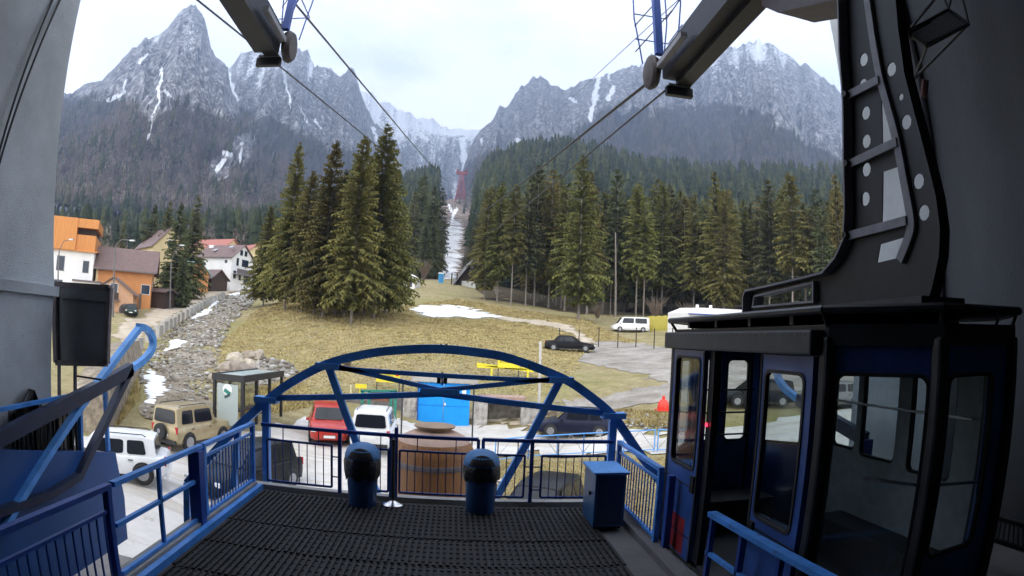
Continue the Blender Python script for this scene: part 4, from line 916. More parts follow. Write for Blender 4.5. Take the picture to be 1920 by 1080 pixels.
# ------------------------------------------------------------------ bins, stanchion, cabinet
def make_bin(loc, label, bagl):
    t = thing('trash_bin', loc, label, 'bin', group='blue litter bins at the railing')
    MB().lathe([(.195,0),(.205,.02),(.225,.35),(.24,.68),(.25,.70)], n=28).build('body', M['bin'], t, smooth=40, world=False)
    rs = random.Random(int(loc[0]*100)); mb = MB(); n = 36; pr = []
    prof = [(.258,.735),(.268,.72),(.272,.62),(.268,.52),(.255,.44+bagl)]
    vs = []
    for k, (r, z) in enumerate(prof):
        for j in range(n):
            a = 2*math.pi*j/n; rr_ = r + .006*math.sin(j*2.3+k) + .005*math.sin(j*5.1); zz = z + (.03*math.sin(j*1.1+1)+.02*math.sin(j*2.9) if k == len(prof)-1 else 0); vs.append((rr_*math.cos(a), rr_*math.sin(a), zz))
    mb.add(vs, [(k*n+j, k*n+(j+1) % n, (k+1)*n+(j+1) % n, (k+1)*n+j) for k in range(len(prof)-1) for j in range(n)]); mb.build('bin_bag', M['bag'], t, smooth=60, world=False)
    lid = MB().lathe([(.262,.73),(.268,.75),(.262,.79),(.235,.86),(.185,.915),(.10,.95),(.0001,.962)], n=32).build('lid', M['binlid'], t, smooth=50, world=False)
    # swing opening facing the platform: a black patch stands for its dark inside
    vs = [];
    for i in range(13):
        a = -math.pi/2 + (i-6)/6*.78; 
        for k, (r, z) in enumerate(((.268,.752),(.266,.80),(.245,.862),(.205,.905))):
            lim = math.sqrt(max(0, 1-((i-6)/6)**2)); zz = .752 + (z-.752)*lim; rr_ = .274 - .07*((zz-.75)/.155)**1.6; vs.append((rr_*math.cos(a), rr_*math.sin(a), zz))
    MB().add(vs, [(i*4+k, i*4+k+1, (i+1)*4+k+1, (i+1)*4+k) for i in range(12) for k in range(3)]).build('opening_patch', M['blk'], lid, smooth=60, world=False)
    return t
b1 = atZ(683, 940, 0); b2 = atZ(899, 954, 0)
make_bin((b1.x, 8.62, 0), 'blue litter bin with dome lid and black bag left of the chrome stanchion', .0)
make_bin((b2.x, 8.60, 0), 'blue litter bin with dome lid standing before the round brown kiosk', .08)
stn = thing('stanchion', (X9(738)+.02, 8.72, 0), 'chrome barrier stanchion on a shiny domed foot beside the left bin', 'stanchion')
MB().lathe([(.16,0),(.16,.015),(.10,.04),(.03,.07),(.0275,.1)], n=28).build('foot', M['chrome'], stn, world=False, smooth=40)
MB().lathe([(.026,.09),(.026,.92)], n=16).build('shaft', M['dkgrey'], stn, world=False, smooth=40)
MB().lathe([(.032,.92),(.034,1.0),(.03,1.02),(.0001,1.025)], n=16).build('head', M['blk'], stn, world=False, smooth=40)
kx0, kx1 = atZ(1103,980,0).x, atZ(1158,990,0).x
cb = thing('cabinet', ((kx0+kx1)/2+.02, 7.98, .0), 'small blue sheet metal cabinet standing at the right end of the railing', 'cabinet')
o = MB().bx(kx0-.02, kx1+.06, 7.72, 8.42, .04, .80).build('body', mat('cabinet_blue', (.03,.11,.26), .4, var=.2, scale=2), cb); bevel(o)
o = MB().bx(kx0-.05, kx1+.09, 7.68, 8.46, .80, .835).build('top', M['blue_l'], cb); bevel(o, .006)
MB().bx(kx0+.02, kx1+.02, 7.705, 7.718, .08, .77).build('door', mat('cabinet_blue_shaded', (.015,.045,.12), .4), cb)  # shaded front: darker blue stands for less daylight than on the side
MB().bx(kx0-.045, kx0-.02, 7.95, 8.0, .45, .50).build('handle', M['blk'], cb)
MB().bx(kx0+.01, kx1+.03, 7.76, 8.39, .0, .038).build('plinth', M['blk'], cb)
# ================================================================== CABIN
CX0, CX1, CYA, CYB = 2.78, 4.98, 3.88, 7.26          # straight sides
YF, YR = 8.0, 3.12; XF0, XF1 = 3.33, 4.3
cbn = thing('cable_car_cabin', (3.88, 5.6, 0), 'dark blue cable car cabin with open sliding doors docked at the right of the platform', 'cabin')
Bm = mat('cabin_blue', (.035,.10,.34), .36, var=.35, scale=2.5, coat=.2, wear=.45, wearc=(.05,.06,.08)); Bd = mat('cabin_dark_frame', (.016,.017,.022), .45, var=.5, scale=4, wear=.4, wearc=(.05,.045,.04))
inn = mat('cabin_inner_lining', (.38,.41,.41), .6, var=.2)
Z0, ZS, ZW, ZH, ZR = -.02, 1.06, 2.42, 2.55, 2.74
plan = [(CX0,CYA),(CX0,CYB),(XF0,YF),(XF1,YF),(CX1,CYB),(CX1,CYA),(XF1,YR),(XF0,YR)]
names = ['door side','front left','front','front right','far side','rear right','rear','rear left']
def wallseg(p, q, z0, z1, th, m, name, inset=0, parent=cbn):
    p, q = Vector((*p, 0)), Vector((*q, 0)); d = (q-p).normalized(); nrm = Vector((d.y, -d.x, 0)); c = Vector((3.88, 5.56, 0))
    if nrm.dot((p+q)/2-c) < 0: nrm = -nrm
    o_ = nrm*(-inset); i_ = nrm*(-inset-th); vs = [p+o_+Vector((0,0,z0)), q+o_+Vector((0,0,z0)), q+o_+Vector((0,0,z1)), p+o_+Vector((0,0,z1)), p+i_+Vector((0,0,z0)), q+i_+Vector((0,0,z0)), q+i_+Vector((0,0,z1)), p+i_+Vector((0,0,z1))]
    return MB().add(vs, [(0,1,2,3),(7,6,5,4),(0,4,5,1),(1,5,6,2),(2,6,7,3),(3,7,4,0)]).build(name, m, parent)
MB().plate(plan, [], lambda a, b_, t: (a, b_, t), -.04, .04).build('floor', M['dkgrey'], cbn)
def rr_loop(u0, u1, v0, v1, r, n=4):
    L = []
    for cx, cy, a0 in ((u1-r, v1-r, 0), (u0+r, v1-r, 90), (u0+r, v0+r, 180), (u1-r, v0+r, 270)):
        for k in range(n+1): a = R(a0+90*k/n); L.append((cx+r*math.cos(a), cy+r*math.sin(a)))
    return L
def panel(p, q, z0, z1, wins, th=.05, m=Bm, name='wall_panel', parent=cbn, inset=0.0, gl=True, bars=()):
    """one wall of the cabin with rounded window openings; wins: (u0,u1,z0,z1) in metres along the wall"""
    p, q = Vector((*p, 0)), Vector((*q, 0)); L = (q-p).length; d = (q-p).normalized(); nrm = Vector((d.y, -d.x, 0)); c = Vector((3.88, 5.56, 0))
    if nrm.dot((p+q)/2-c) < 0: nrm = -nrm
    f = lambda u, z, t: p + d*u + nrm*(-t-inset) + Vector((0, 0, z))
    holes = [rr_loop(w0, w1, a, b_, .09) for w0, w1, a, b_ in wins]
    o = MB().plate([(0,z0),(L,z0),(L,z1),(0,z1)], holes, f, 0, th).build(name, m, parent)
    for (w0, w1, a, b_), hl in zip(wins, holes):
        big = rr_loop(w0-.0, w1+.0, a-.0, b_+.0, .09); sm = rr_loop(w0+.03, w1-.03, a+.03, b_-.03, .07)
        MB().plate(big, [sm], f, -.012, .03).build('window_seal', M['blk'], o)
        if gl: vs = [f(x, z, .02) for x, z in sm]; MB().add(vs, [tuple(range(len(vs)))]).build('window_pane', M['cglass'], o)
    return o
# end walls: one large window each on front and rear faces and their corners
def L2(a, b_): return math.hypot(a[0]-b_[0], a[1]-b_[1])
for i in (1, 2, 3, 5, 6, 7):
    a, b_ = plan[i], plan[(i+1) % 8]; L = L2(a, b_)
    if i == 7: wins = [(.07, L-.06, .60, 2.42)]
    elif i == 6: wins = [(.24, L-.10, 1.0, 2.42)]
    elif i == 2: wins = [(.05, .44, 1.18, 2.40), (.53, .92, 1.18, 2.40)]
    else: wins = [(.14, L-.12, 1.18, 2.40)]
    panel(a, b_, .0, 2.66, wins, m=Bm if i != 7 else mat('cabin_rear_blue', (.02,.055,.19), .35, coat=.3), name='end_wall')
    if i == 7: wallseg(plan[7], plan[0], -.05, .5, .05, M['dkgrey'], 'bumper', inset=-.04)
panel(plan[4], plan[5], 0, 2.66, [(.58,1.14,1.28,2.34),(1.24,1.96,1.24,2.34),(2.19,2.95,1.2,2.34)], name='far_wall', m=inn)
for i, (x, y) in enumerate(plan):   # corner posts
    o = MB().box((x, y, 1.33), (.12, .12, 2.72)).build('corner_post', Bd, cbn); bevel(o, .03)
# door side: left leaf slid open, dark opening, right leaf, rear post
dY = lambda px, py=800: atX(px, py, CX0-.03).y
dl0, dl1 = 7.24, dY(1320, 760)
panel((CX0-.05, dl1), (CX0-.05, dl0), .02, 2.53, [(.10, dl0-dl1-.12, 1.12, 2.46)], m=Bm, name='door', th=.05)
dr0, dr1 = dY(1521, 800), dY(1427, 760)
dro = panel((CX0-.05, dr0), (CX0-.05, dr1), .02, 2.53, [(.10, dr1-dr0-.08, 1.02, 2.40)], m=Bm, name='door', th=.05)
wallseg((CX0, dl1-.02), (CX0, dl1-.16), 0, 2.53, .08, Bd, 'door_jamb'); wallseg((CX0, CYA), (CX0, dr0+.02), 0, 2.53, .06, Bd, 'door_jamb')
for y_, z_ in ((dl1+.09, .98), (dr1-.08, .88)): MB().bx(CX0-.075, CX0-.05, y_-.05, y_+.05, z_-.10, z_+.10).build('door_handle', M['blk'], cbn)
MB().bx(CX0-.053, CX0-.051, 6.45, 7.1, .05, .5).build('red_marking', mat('faded_red_paint', (.35,.02,.025), .5, var=.4), cbn)
o = MB().bx(CX0-.16, CX0+.02, CYA+.03, CYB+.05, 2.54, 2.74).build('door_track', mat('door_track_grey', (.06,.06,.065), .5), cbn); bevel(o, .02)
# interior
for z in (1.9,): MB().tube([(CX1-.12, 4.0, z), (CX1-.12, 7.1, z)], .016, 6).build('grab_rail', M['alu'], cbn)
for z in (1.62, 1.95, 1.3): MB().tube([(XF0, YF-.12, z), (XF1, YF-.12, z)], .014, 6).build('grab_rail', M['blk'], cbn)
MB().tube([(XF0-.32, YR+.45, 1.62), (XF0+.05, YR+.1, 1.58), (XF1-.05, YR+.1, 1.5)], .014, 6).build('grab_rail', M['alu'], cbn)
MB().tube([(3.88, 6.8, 0), (3.88, 6.8, 2.6)], .025, 8).build('grab_pole', M['dkgrey'], cbn)
MB().bx(3.35, 4.4, 7.2, 7.8, .02, .48).build('bench', M['dkgrey'], cbn); MB().bx(CX1-.5, CX1-.08, 4.2, 6.2, .02, .48).build('bench', M['dkgrey'], cbn)
MB().box((CX0+.06, dl1-.1, 1.72), (.02, .05, .05)).build('indicator_housing', M['blk'], cbn)
em = bpy.data.materials.new('red_lamp'); em.use_nodes = True; em.node_tree.nodes['Principled BSDF'].inputs['Base Color'].default_value = (.6,.01,.02,1); em.node_tree.nodes['Principled BSDF'].inputs['Emission Color'].default_value = (1,.02,.06,1); em.node_tree.nodes['Principled BSDF'].inputs['Emission Strength'].default_value = 4
MB().lathe([(.0001,0),(.022,.0),(.022,.012),(.0001,.02)], c=(CX0-.03, dl1-.09, 1.71), n=12, axis='X').build('indicator_lamp', em, cbn)
# seams, rivets, rubber strips
Bm2 = mat('cabin_blue_trim', (.05,.13,.40), .35, var=.2)
for z in (.92, .30):
    for a, b_ in ((dl1+.02, dl0-.02), (dr0+.02, dr1-.02)): MB().bx(CX0-.056, CX0-.05, a, b_, z, z+.014).build('panel_seam', M['blk'], cbn)
for i in range(26): y = 4.0+i*.125; MB().lathe([(.0001,0),(.012,0),(.008,-.006),(.0001,-.008)], c=(CX0-.16, y, 2.70), n=6, axis='X').build('rivet', M['lilac'], cbn)
MB().bx(CX0-.14, CX0-.02, CYA, CYB, -.10, -.04).build('door_sill', M['lilac'], cbn)
for y_ in (dl1+.01, dr1-.01): MB().bx(CX0-.058, CX0-.046, y_-.018, y_+.018, .03, 2.52).build('door_rubber', M['rub'], cbn)
# roof
mb = MB(); mb.plate([(3.88+(x-3.88)*1.02, 5.56+(y-5.56)*1.02) for x, y in plan], [], lambda a, b_, t: (a, b_, t), 2.62, 2.78); mb.build('roof', Bd, cbn)
rr2 = thing('x', (0,0,0), 'x', 'x'); bpy.data.objects.remove(rr2)
big = [(3.88+(x-3.88)*1.08, 5.56+(y-5.56)*1.03) for x, y in plan]
MB().plate(big, [], lambda a, b_, t: (a, b_, t), 2.87, 2.90).build('roof_deck', Bd, cbn)
for a, b_ in zip(big, big[1:]+big[:1]): MB().tube([(*a, 2.89), (*b_, 2.89)], .035, 8).build('deck_rim', Bd, cbn)
for x, y in plan: MB().tube([(x, y, 2.74), (x+(x-3.88)*.08, y+(y-5.56)*.02, 2.88)], .018, 6).build('deck_strut', M['blk'], cbn)
for y in (4.4, 5.2, 6.0, 6.8): MB().bx(CX0-.02, CX1+.02, y, y+.06, 2.79, 2.87).build('deck_beam', M['dkgrey'], cbn)
# ------------------------------------------------------------------ hanger
HX = 3.88
def hq(px, py): p = atX(px, py, HX); return (p.y, p.z)
outer = [hq(*q) for q in ((1583,-60),(1590,100),(1597,200),(1598,300),(1600,400),(1597,452),(1582,485),(1557,513),(1520,522),(1450,538),(1412,546),(1408,556),(1407,588),(1552,588),(1740,588),(1755,540),(1768,480),(1770,430),(1762,370),(1742,290),(1722,215),(1703,140),(1692,60),(1680,-60))]
holes = [[hq(*q) for q in h] for h in (
    ((1653,186),(1664,182),(1682,264),(1655,274)), ((1656,322),(1688,311),(1707,406),(1654,420)), ((1651,458),(1705,442),(1700,462),(1688,483),(1645,493)),
    ((1423,556),(1470,545),(1534,530),(1534,566),(1420,576)))]
def ell(px, py, ry=.078, rz=.072): c = hq(px, py); return [(c[0]+ry*math.cos(a*math.pi/5), c[1]+rz*math.sin(a*math.pi/5)) for a in range(10)]
sh = [ell(1620,112),ell(1619,160),ell(1624,212),ell(1625,265),ell(1625,318),ell(1623,373),ell(1672,130),ell(1690,182,.04,.035),ell(1700,229),ell(1723,340),ell(1733,399)]
hg = thing('cabin_hanger', (HX, 4.9, 2.94), 'tall curved black hanger frame with punched holes rising from the cabin roof', 'hanger')
for t0, t1 in ((HX-.007, HX+.007),): MB().plate(outer, holes+sh, lambda a, b_, t: (t, a, b_), t0, t1).build('side_plate', M['blk'], hg)
def strip(pts, w_, name, m=M['lilac']): return MB().boxpath([Vector((HX, a, b_)) for a, b_ in pts], w_, .025, (1,0,0)).build(name, m, hg)
strip(outer[:13], .26, 'flange'); strip(outer[14:], .14, 'flange', M['blk']); strip(holes[3]+[holes[3][0]], .16, 'inner_flange')
mid = [hq(*q) for q in ((1622,-60),(1640,60),(1654,140),(1667,190),(1686,262),(1699,330),(1711,395),(1714,425),(1708,450),(1692,489))]
MB().boxpath([Vector((HX-.01, a, b_)) for a, b_ in [(v.y, v.z) for v in smooth([Vector((0, *q)) for q in mid], 3)]], .09, .10, (1,0,0)).build('middle_flange', M['lilac'], hg)
for a, b_ in (((1600,180),(1656,152)),((1602,309),(1690,268)),((1600,443),(1708,415))):
    MB().bar(Vector((HX-.06, *hq(*a))), Vector((HX-.06, *hq(*b_))), .03, .085).build('rung', M['lilac'], hg)
    MB().lathe([(.0001,-.03),(.035,-.03),(.035,.03),(.0001,.03)], c=(HX-.10, *hq(*a)), n=8, axis='X').build('bolt', M['blk'], hg)
MB().bx(HX-.3, HX+.3, 3.6, 7.3, 2.95, 3.02).build('base_frame', M['dkgrey'], hg)
# carriage and track beams under the hall roof
def beam(label, X, y0, z, mirror=1):
    t = thing('track_beam', (X, y0, z), label, 'beam')
    MB().bx(X-.28, X+.28, -2, y0, z, z+.55).build('girder', mat('girder_grey', (.012,.012,.022), .5, var=.3, scale=3), t)
    MB().bx(X-.02, X+.28, 0, y0-.02, z-.10, z-.004).build('lower_flange', M['blk'], t)
    MB().bx(X-.20, X+.34, y0, y0+.12, z-.30, z-.12).build('end_plate', M['blk'], t); MB().bx(X-.16, X+.30, y0-.02, y0+.1, z-.11, z-.07).build('end_lip', M['alu'], t)
    MB().lathe([(.01,-.14),(.2,-.13),(.33,-.08),(.36,-.02),(.34,.03),(.3,.09),(.01,.1)], c=(X-.46*mirror, y0+.1, z+.16), n=22, axis='X').build('saddle_wheel', mat('rusty_wheel', (.065,.052,.052), .6, var=.4, scale=6), t, smooth=40)
    MB().bar((X-.42*mirror, y0-1.6, z+.15), (X-.42*mirror, y0+.2, z+.15), .12, .10).build('saddle_arm', M['lilac'], t)
    cg = thing('service_cage', (X-.55*mirror, y0-.2, z+.4), 'thin tube service cage hanging beside the %s track beam' % ('right' if mirror > 0 else 'left'), 'cage')
    xx = X-.42*mirror
    MB().bar((xx, y0-.25, z+.4), (xx, y0-.25, z+3.4), .14, .14).build('mast', M['navy'], cg)
    for dy, dx_ in ((.35,-.35),(.35,.35),(-.5,.35)): MB().tube([(xx+dx_*.6, y0-.2+dy, z+.35), (xx+dx_, y0-.2+dy, z+1.4), (xx+dx_, y0-.2+dy, z+2.4)], .016, 5).build('rod', M['navy'], cg)
    for k in (.9, 1.5, 2.1):
        MB().tube([(xx-.35, y0+.15, z+k), (xx+.35, y0+.15, z+k), (xx+.35, y0-.7, z+k)], .014, 5).build('rail', M['navy'], cg)
    for k in (.6, 1.2): MB().tube([(xx-.35, y0+.15, z+k), (xx+.35, y0-.3, z+k+.9)], .012, 5).build('diagonal', M['blk'], cg)
    return t
pr_ = atX(1268, 152, 3.88); pL_ = atX(500, 98, -4.35)
print('BEAM', pr_, pL_)
zb = pr_.z; beam('dark track rope beam over the right berth, reaching out above the cabin', 3.88, pr_.y, zb, 1)
beam('dark track rope beam over the left berth at the top edge', -4.35, pL_.y, pL_.z, -1)
tr_ = thing('cable_car_carriage', (3.9, 5.2, 7.6), 'brownish wheeled carriage of the cable car at the top beside the hanger', 'carriage')
cA = [atX(*q, 4.0) for q in ((1440,14),(1470,27),(1500,20),(1540,12),(1580,3),(1580,-60),(1430,-60))]
MB().plate([(p.y, p.z) for p in cA], [], lambda a, b_, t: (t, a, b_), 3.9, 4.5).build('body', mat('carriage_brown', (.10,.07,.07), .5, var=.3), tr_)
# wall service platform top right
sp_ = thing('service_platform', (5.9, 5, 6), 'black mesh service platform with thin rails hanging on the right hall wall', 'service platform')
XS = 6.3
def sq(px, py, x=XS): return atX(px, py, x)
a, b_, c_, d_ = sq(1700,62,5.0), sq(1778,18,6.3), sq(1816,45,6.3), sq(1738,86,5.0)
def segs(l, r=.022, name='rail'):
    for p, q in l: MB().tube([p, q], r, 5).build(name, M['blk'], sp_)
segs([(a,b_),(b_,c_),(c_,d_),(d_,a)], .03, 'edge')
for i in range(1, 14):
    f = i/14; MB().tube([a.lerp(b_, f), d_.lerp(c_, f)], .009, 4).build('mesh_wire', M['blk'], sp_); MB().tube([a.lerp(d_, f), b_.lerp(c_, f)], .009, 4).build('mesh_wire', M['blk'], sp_)
segs([(d_, sq(1712,150)),(c_, sq(1712,150)),(c_, sq(1800,-20,6.3)),(b_, sq(1790,-30,6.3)),(b_, sq(1765,-20,6.3)),(a, sq(1760,-10,6.3)),(a, sq(1745,40,5.2))])
ld = thing('ladder', (5.2, 5, 5), 'narrow black lattice ladder beside the top of the hanger', 'ladder')
l0, l1, m0, m1 = sq(1652,-15,4.9), sq(1690,75,4.9), sq(1690,-15,4.9), sq(1706,70,4.9)
for p, q in ((l0,l1),(m0,m1)): MB().tube([p + (p-q)*.5, q], .03, 6).build('stile', M['blk'], ld)
for i in range(9): f = i/8; MB().tube([l0.lerp(l1, f), m0.lerp(m1, (f+.12) % 1.0)], .014, 5).build('rung', M['blk'], ld)
# red pipe at the right wall
tag(MB().tube([sq(1735,150,5.9), sq(1732,182,5.9)], .06, 8).build('pipe_stub', mat('dark_red_pipe', (.10,.03,.03), .6)), 'short dark red pipe stub on the right hall wall below the service platform', 'pipe')
tag(MB().tube([Vector((6.92,6.55,-3)), Vector((6.92,6.55,10.9))], .09, 10).build('downpipe', M['lilac']), 'slim grey downpipe on the right wall behind the hanger', 'pipe')
rg2 = thing('railing', (6.3, 5, 0), 'dark railing with close bars at the foot of the right hall wall', 'railing')
q0, q1 = atX(1855,968,6.0), atX(1918,985,6.0); q2, q3 = atX(1843,1005,6.0), atX(1918,1030,6.0)
for p, q in ((q0,q1),(q2,q3)): MB().bar(p, p+(q-p)*2, .05, .05).build('rail', M['blk'], rg2)
for i in range(12): f = i/8; MB().bar(q0+(q1-q0)*f, q2+(q3-q2)*f, .015, .015).build('baluster', M['blk'], rg2)
slab('side_landing', 5.6, 7.0, 1, 8.9, -.5, .0, M['concd'])
# ================================================================== PYLON AND ROPES
pb = atD(863, 377, 905); ptop = atD(865, 326, 905)
py_ = thing('cable_pylon', pb, 'red lattice cable car pylon on the cleared slope between the forests', 'pylon')
hp_ = ptop.z - pb.z; wb, wt = 8.5, 4
for sx in (-1, 1):
    for sy in (-1, 1): MB().bar(pb+Vector((sx*wb, sy*wb*.8, -6)), pb+Vector((sx*wt*.5, sy*wt*.5, hp_)), 1.0, 1.0).build('leg', M['redst'], py_)
for k in range(6):
    z0, z1 = hp_*k/6, hp_*(k+1)/6; w0 = wb+(wt*.5-wb)*k/6; w1 = wb+(wt*.5-wb)*(k+1)/6
    mb = MB()
    for sy in (-1,):
        mb.bar(pb+Vector((-w0, sy*w0*.8, z0)), pb+Vector((w1, sy*w1*.8, z1)), .8, .8); mb.bar(pb+Vector((w0, sy*w0*.8, z0)), pb+Vector((-w1, sy*w1*.8, z1)), .8, .8); mb.bar(pb+Vector((-w1, sy*w1*.8, z1)), pb+Vector((w1, sy*w1*.8, z1)), .8, .8)
    mb.build('bracing', M['redst'], py_)
MB().box(pb+Vector((0,0,hp_+1)), (17, 5, 4)).build('crossarm', M['redst'], py_)
for s_ in (-1, 1): MB().box(pb+Vector((s_*7,0,hp_+4)), (3, 14, 2.5)).build('rope_shoe', M['redst'], py_)
def rope(label, a, b_, sag, r0, r1, n=40):
    pts = [Vector(a).lerp(Vector(b_), (k/n)**1.6) for k in range(n+1)]
    for k, p in enumerate(pts): f = (k/n)**1.6; p.z -= sag*4*f*(1-f)
    tag(MB().tube(pts, r0, 5, r2=r1).build('cable', M['cable'], origin=a), label, 'cable', 'ropes of the cable car')
pt = pb + Vector((0,0,hp_+4))
rope('thick dark rope running from the right beam wheel up to the pylon', (pr_.x-.42, pr_.y+.1, zb+.05), pt+Vector((9,0,0)), 24, .035, .14)
rope('thin rope below the thick one, leaving the right beam', (pr_.x-.25, pr_.y, zb-.25), pt+Vector((13,0,-2)), 34, .022, .09)
rope('very thin upper rope crossing the sky beside the right service cage', atD(1300,-25,14), atD(1040,215,420), 0, .012, .07)
rope('bluish rope leaving the top of the picture right of the left beam wheel', atD(535,-15,13), pt+Vector((-9,0,0)), 10, .03, .14)
rope('dark rope passing behind the end of the left beam', atD(345,-20,12), atD(800,350,700), 0, .026, .12)
rope('faint rope crossing in front of the forest towards the pylon foot', pb+Vector((-6,-10,4)), atD(1190,300,250), 16, .10, .06)
# ================================================================== CARS
def paint(name, c, metal=.0, rough=.3):
    dk_ = max(c) < .1
    return mat('paint_'+name, tuple(v*(.5 if dk_ else 1) for v in c), rough+.05*dk_, metal, var=.12, scale=3, coat=.0 if dk_ else .2, spec=.22 if dk_ else .4)
def car(kind, label, loc, heading, body, L=4.3, Wd=1.75, Hh=1.5, group='parked cars', rack=False, spare=False, cat='car', dark_glass=True, mud=None, name='parked_car', plate=True):
    """heading: direction the bonnet points to, radians from +X; local x forward"""
    hw = Wd/2
    # stations: x (from rear 0 to front 1), belt height, roof height (None = no greenhouse), half width factor
    K = dict(
      hatch=dict(bon=.70, cowl=.74, a=.60, c=.10, r0=.10, hood=.60, belt=.60, hoodf=.48, tail=.97, boot=None),
      sedan=dict(bon=.72, cowl=.73, a=.56, c=.26, r0=.16, hood=.60, belt=.61, hoodf=.47, tail=.62, boot=.64),
      mpv=dict(bon=.80, cowl=.80, a=.62, c=.04, r0=.02, hood=.56, belt=.56, hoodf=.46, tail=.99, boot=None),
      suv=dict(bon=.70, cowl=.70, a=.62, c=.03, r0=.01, hood=.60, belt=.58, hoodf=.54, tail=.99, boot=None),
      van=dict(bon=.86, cowl=.87, a=.74, c=.02, r0=.01, hood=.52, belt=.52, hoodf=.42, tail=.995, boot=None))[kind]
    zb = .17 if kind != 'suv' else .26; belt = K['belt']*Hh; 
    t = thing(name, loc, label, cat, heading, group)
    X = lambda f: (f-.5)*L
    # lower body: cross sections along x
    st = [(0, .80, .30*Hh, belt*.86 if K['boot'] is None else .52*Hh), (.012, .90, zb+.08, belt*.97 if K['boot'] is None else .60*Hh), (.05, .965, zb, belt if K['boot'] is None else K['boot']*Hh), (.2, 1, zb, belt if K['boot'] is None else K['boot']*Hh), (.45, 1, zb, belt), (K['cowl'], 1, zb, K['hood']*Hh*1.01), (.90, .97, zb, (K['hood']*.4+K['hoodf']*.6)*Hh), (.965, .90, zb+.02, K['hoodf']*Hh), (.992, .80, zb+.08, K['hoodf']*Hh*.86), (1, .74, .24*Hh, K['hoodf']*Hh*.68)]
    mb = MB(); n = 12; vs = []
    for f, wf, z0, z1 in st:
        y = hw*wf; mid = z0 + (z1-z0)*.55
        ring = [(0, z0), (y*.80, z0), (y*.97, z0+.07), (y, z0+(z1-z0)*.35), (y*.995, mid), (y*.965, z1-.05), (y*.92, z1-.008), (y*.6, z1+.018), (0, z1+.026)]
        full = ring + [(-a, b_) for a, b_ in ring[-2:0:-1]]; vs += [(X(f), a, b_) for a, b_ in full]
    m_ = 16; k = len(st)
    fs = [(i*m_+j, i*m_+(j+1) % m_, (i+1)*m_+(j+1) % m_, (i+1)*m_+j) for i in range(k-1) for j in range(m_)] + [tuple(range(m_))[::-1], tuple((k-1)*m_+j for j in range(m_))]
    mb.add(vs, fs); bo = mb.build('body', body, t, smooth=38, world=False)
    # greenhouse
    c_, a_, r0, cowl = K['c'], K['a'], K['r0'], K['cowl']
    base_r = max(r0-.02, .008) if K['boot'] is None else r0
    zb2 = belt-.03; by = hw*.93; ty = hw*(.74 if kind not in ('suv','van','mpv') else .80); zr = Hh
    rs_ = [(base_r, by*.95, zb2), (c_, ty*.94, zr*.965), (c_+.1, ty, zr), (a_-.08, ty, zr*.998), (a_, ty*.96, zr*.965), (cowl, by*.93, zb2)]
    vs = []
    # profile loops left/right plus roof centre line
    gv = {}
    def gp_(f, y, z): return (X(f), y, z)
    rear_b = [gp_(base_r, -by*.93, zb2), gp_(base_r, by*.93, zb2)]; front_b = [gp_(cowl, -by*.93, zb2), gp_(cowl, by*.93, zb2)]
    mb = MB()
    prof = [(base_r, by*.95, zb2, 0), (c_, ty*.95, zr*.955, 1), (c_+.05, ty*.99, zr*.985, 1), (c_+.16, ty, zr, 1), ((c_+a_)/2+.03, ty, zr*1.006, 1), (a_-.07, ty*.985, zr*.99, 1), (a_, ty*.95, zr*.955, 1), (cowl, by*.93, zb2, 0)]
    nP = len(prof)
    for f, y, z, r_ in prof: mb.v += [gp_(f, -y, z), gp_(f, -y*.8, z+.02*r_), gp_(f, 0, z+.035*r_), gp_(f, y*.8, z+.02*r_), gp_(f, y, z)]
    for i in range(nP-1):
        for j in range(4): mb.f.append((i*5+j, i*5+j+1, (i+1)*5+j+1, (i+1)*5+j))
    # sides : fan down to the belt
    bl = [(base_r, by), (c_+.05, by), ((c_+a_)/2, by*1.0), (a_+.02, by), (cowl, by)]
    b0 = len(mb.v)
    for i, (f, y, z, r_) in enumerate(prof): ff = min(max(f, base_r), cowl); mb.v += [gp_(ff, -by*.985, zb2), gp_(ff, by*.985, zb2)]
    for i in range(nP-1): mb.f.append((i*5, (i+1)*5, b0+(i+1)*2, b0+i*2)); mb.f.append((i*5+4, b0+i*2+1, b0+(i+1)*2+1, (i+1)*5+4))
    mb.build('roof', body, t, smooth=30, world=False)
    # glass panels, a few mm proud of the greenhouse
    G = M['carglass']
    def lerp3(p, q, f): return tuple(p[i]+(q[i]-p[i])*f for i in range(3))
    def quad(name, p00, p10, p11, p01, ins=(.06,.94,.08,.92), off=(0,0,0), m=G):
        def P(u, v): a = lerp3(p00, p10, u); b_ = lerp3(p01, p11, u); r = lerp3(a, b_, v); return (r[0]+off[0], r[1]+off[1], r[2]+off[2])
        u0, u1, v0, v1 = ins; r = .12; L_ = []
        for (cu, cv, su, sv) in ((u0,v0,1,1),(u1,v0,-1,1),(u1,v1,-1,-1),(u0,v1,1,-1)):
            pts = [(cu+su*r*(u1-u0), cv), (cu+su*r*.3*(u1-u0), cv+sv*r*.3*(v1-v0)), (cu, cv+sv*r*(v1-v0))]
            if (cu, cv) in ((u0,v0),(u1,v1)): pts = pts[::-1]
            L_ += pts
        return MB().add([P(u, v) for u, v in L_], [tuple(range(len(L_)))]).build(name, m, t, world=False)
    # rear glass & windscreen
    quad('rear_window', gp_(base_r, -by*.93, zb2), gp_(base_r, by*.93, zb2), gp_(c_, ty*.94, zr*.957), gp_(c_, -ty*.94, zr*.957), (.07,.93,.16 if K['boot'] is None else .1,.93), (-.035, 0, .012))
    quad('windscreen', gp_(cowl, -by*.9, zb2), gp_(cowl, by*.9, zb2), gp_(a_, ty*.94, zr*.957), gp_(a_, -ty*.94, zr*.957), (.05,.95,.1,.94), (.035, 0, .03))
    mids = [c_+.07, (c_+a_)/2-.04+.01, a_-.01] if kind != 'van' else [c_+.05, .42, a_-.02]
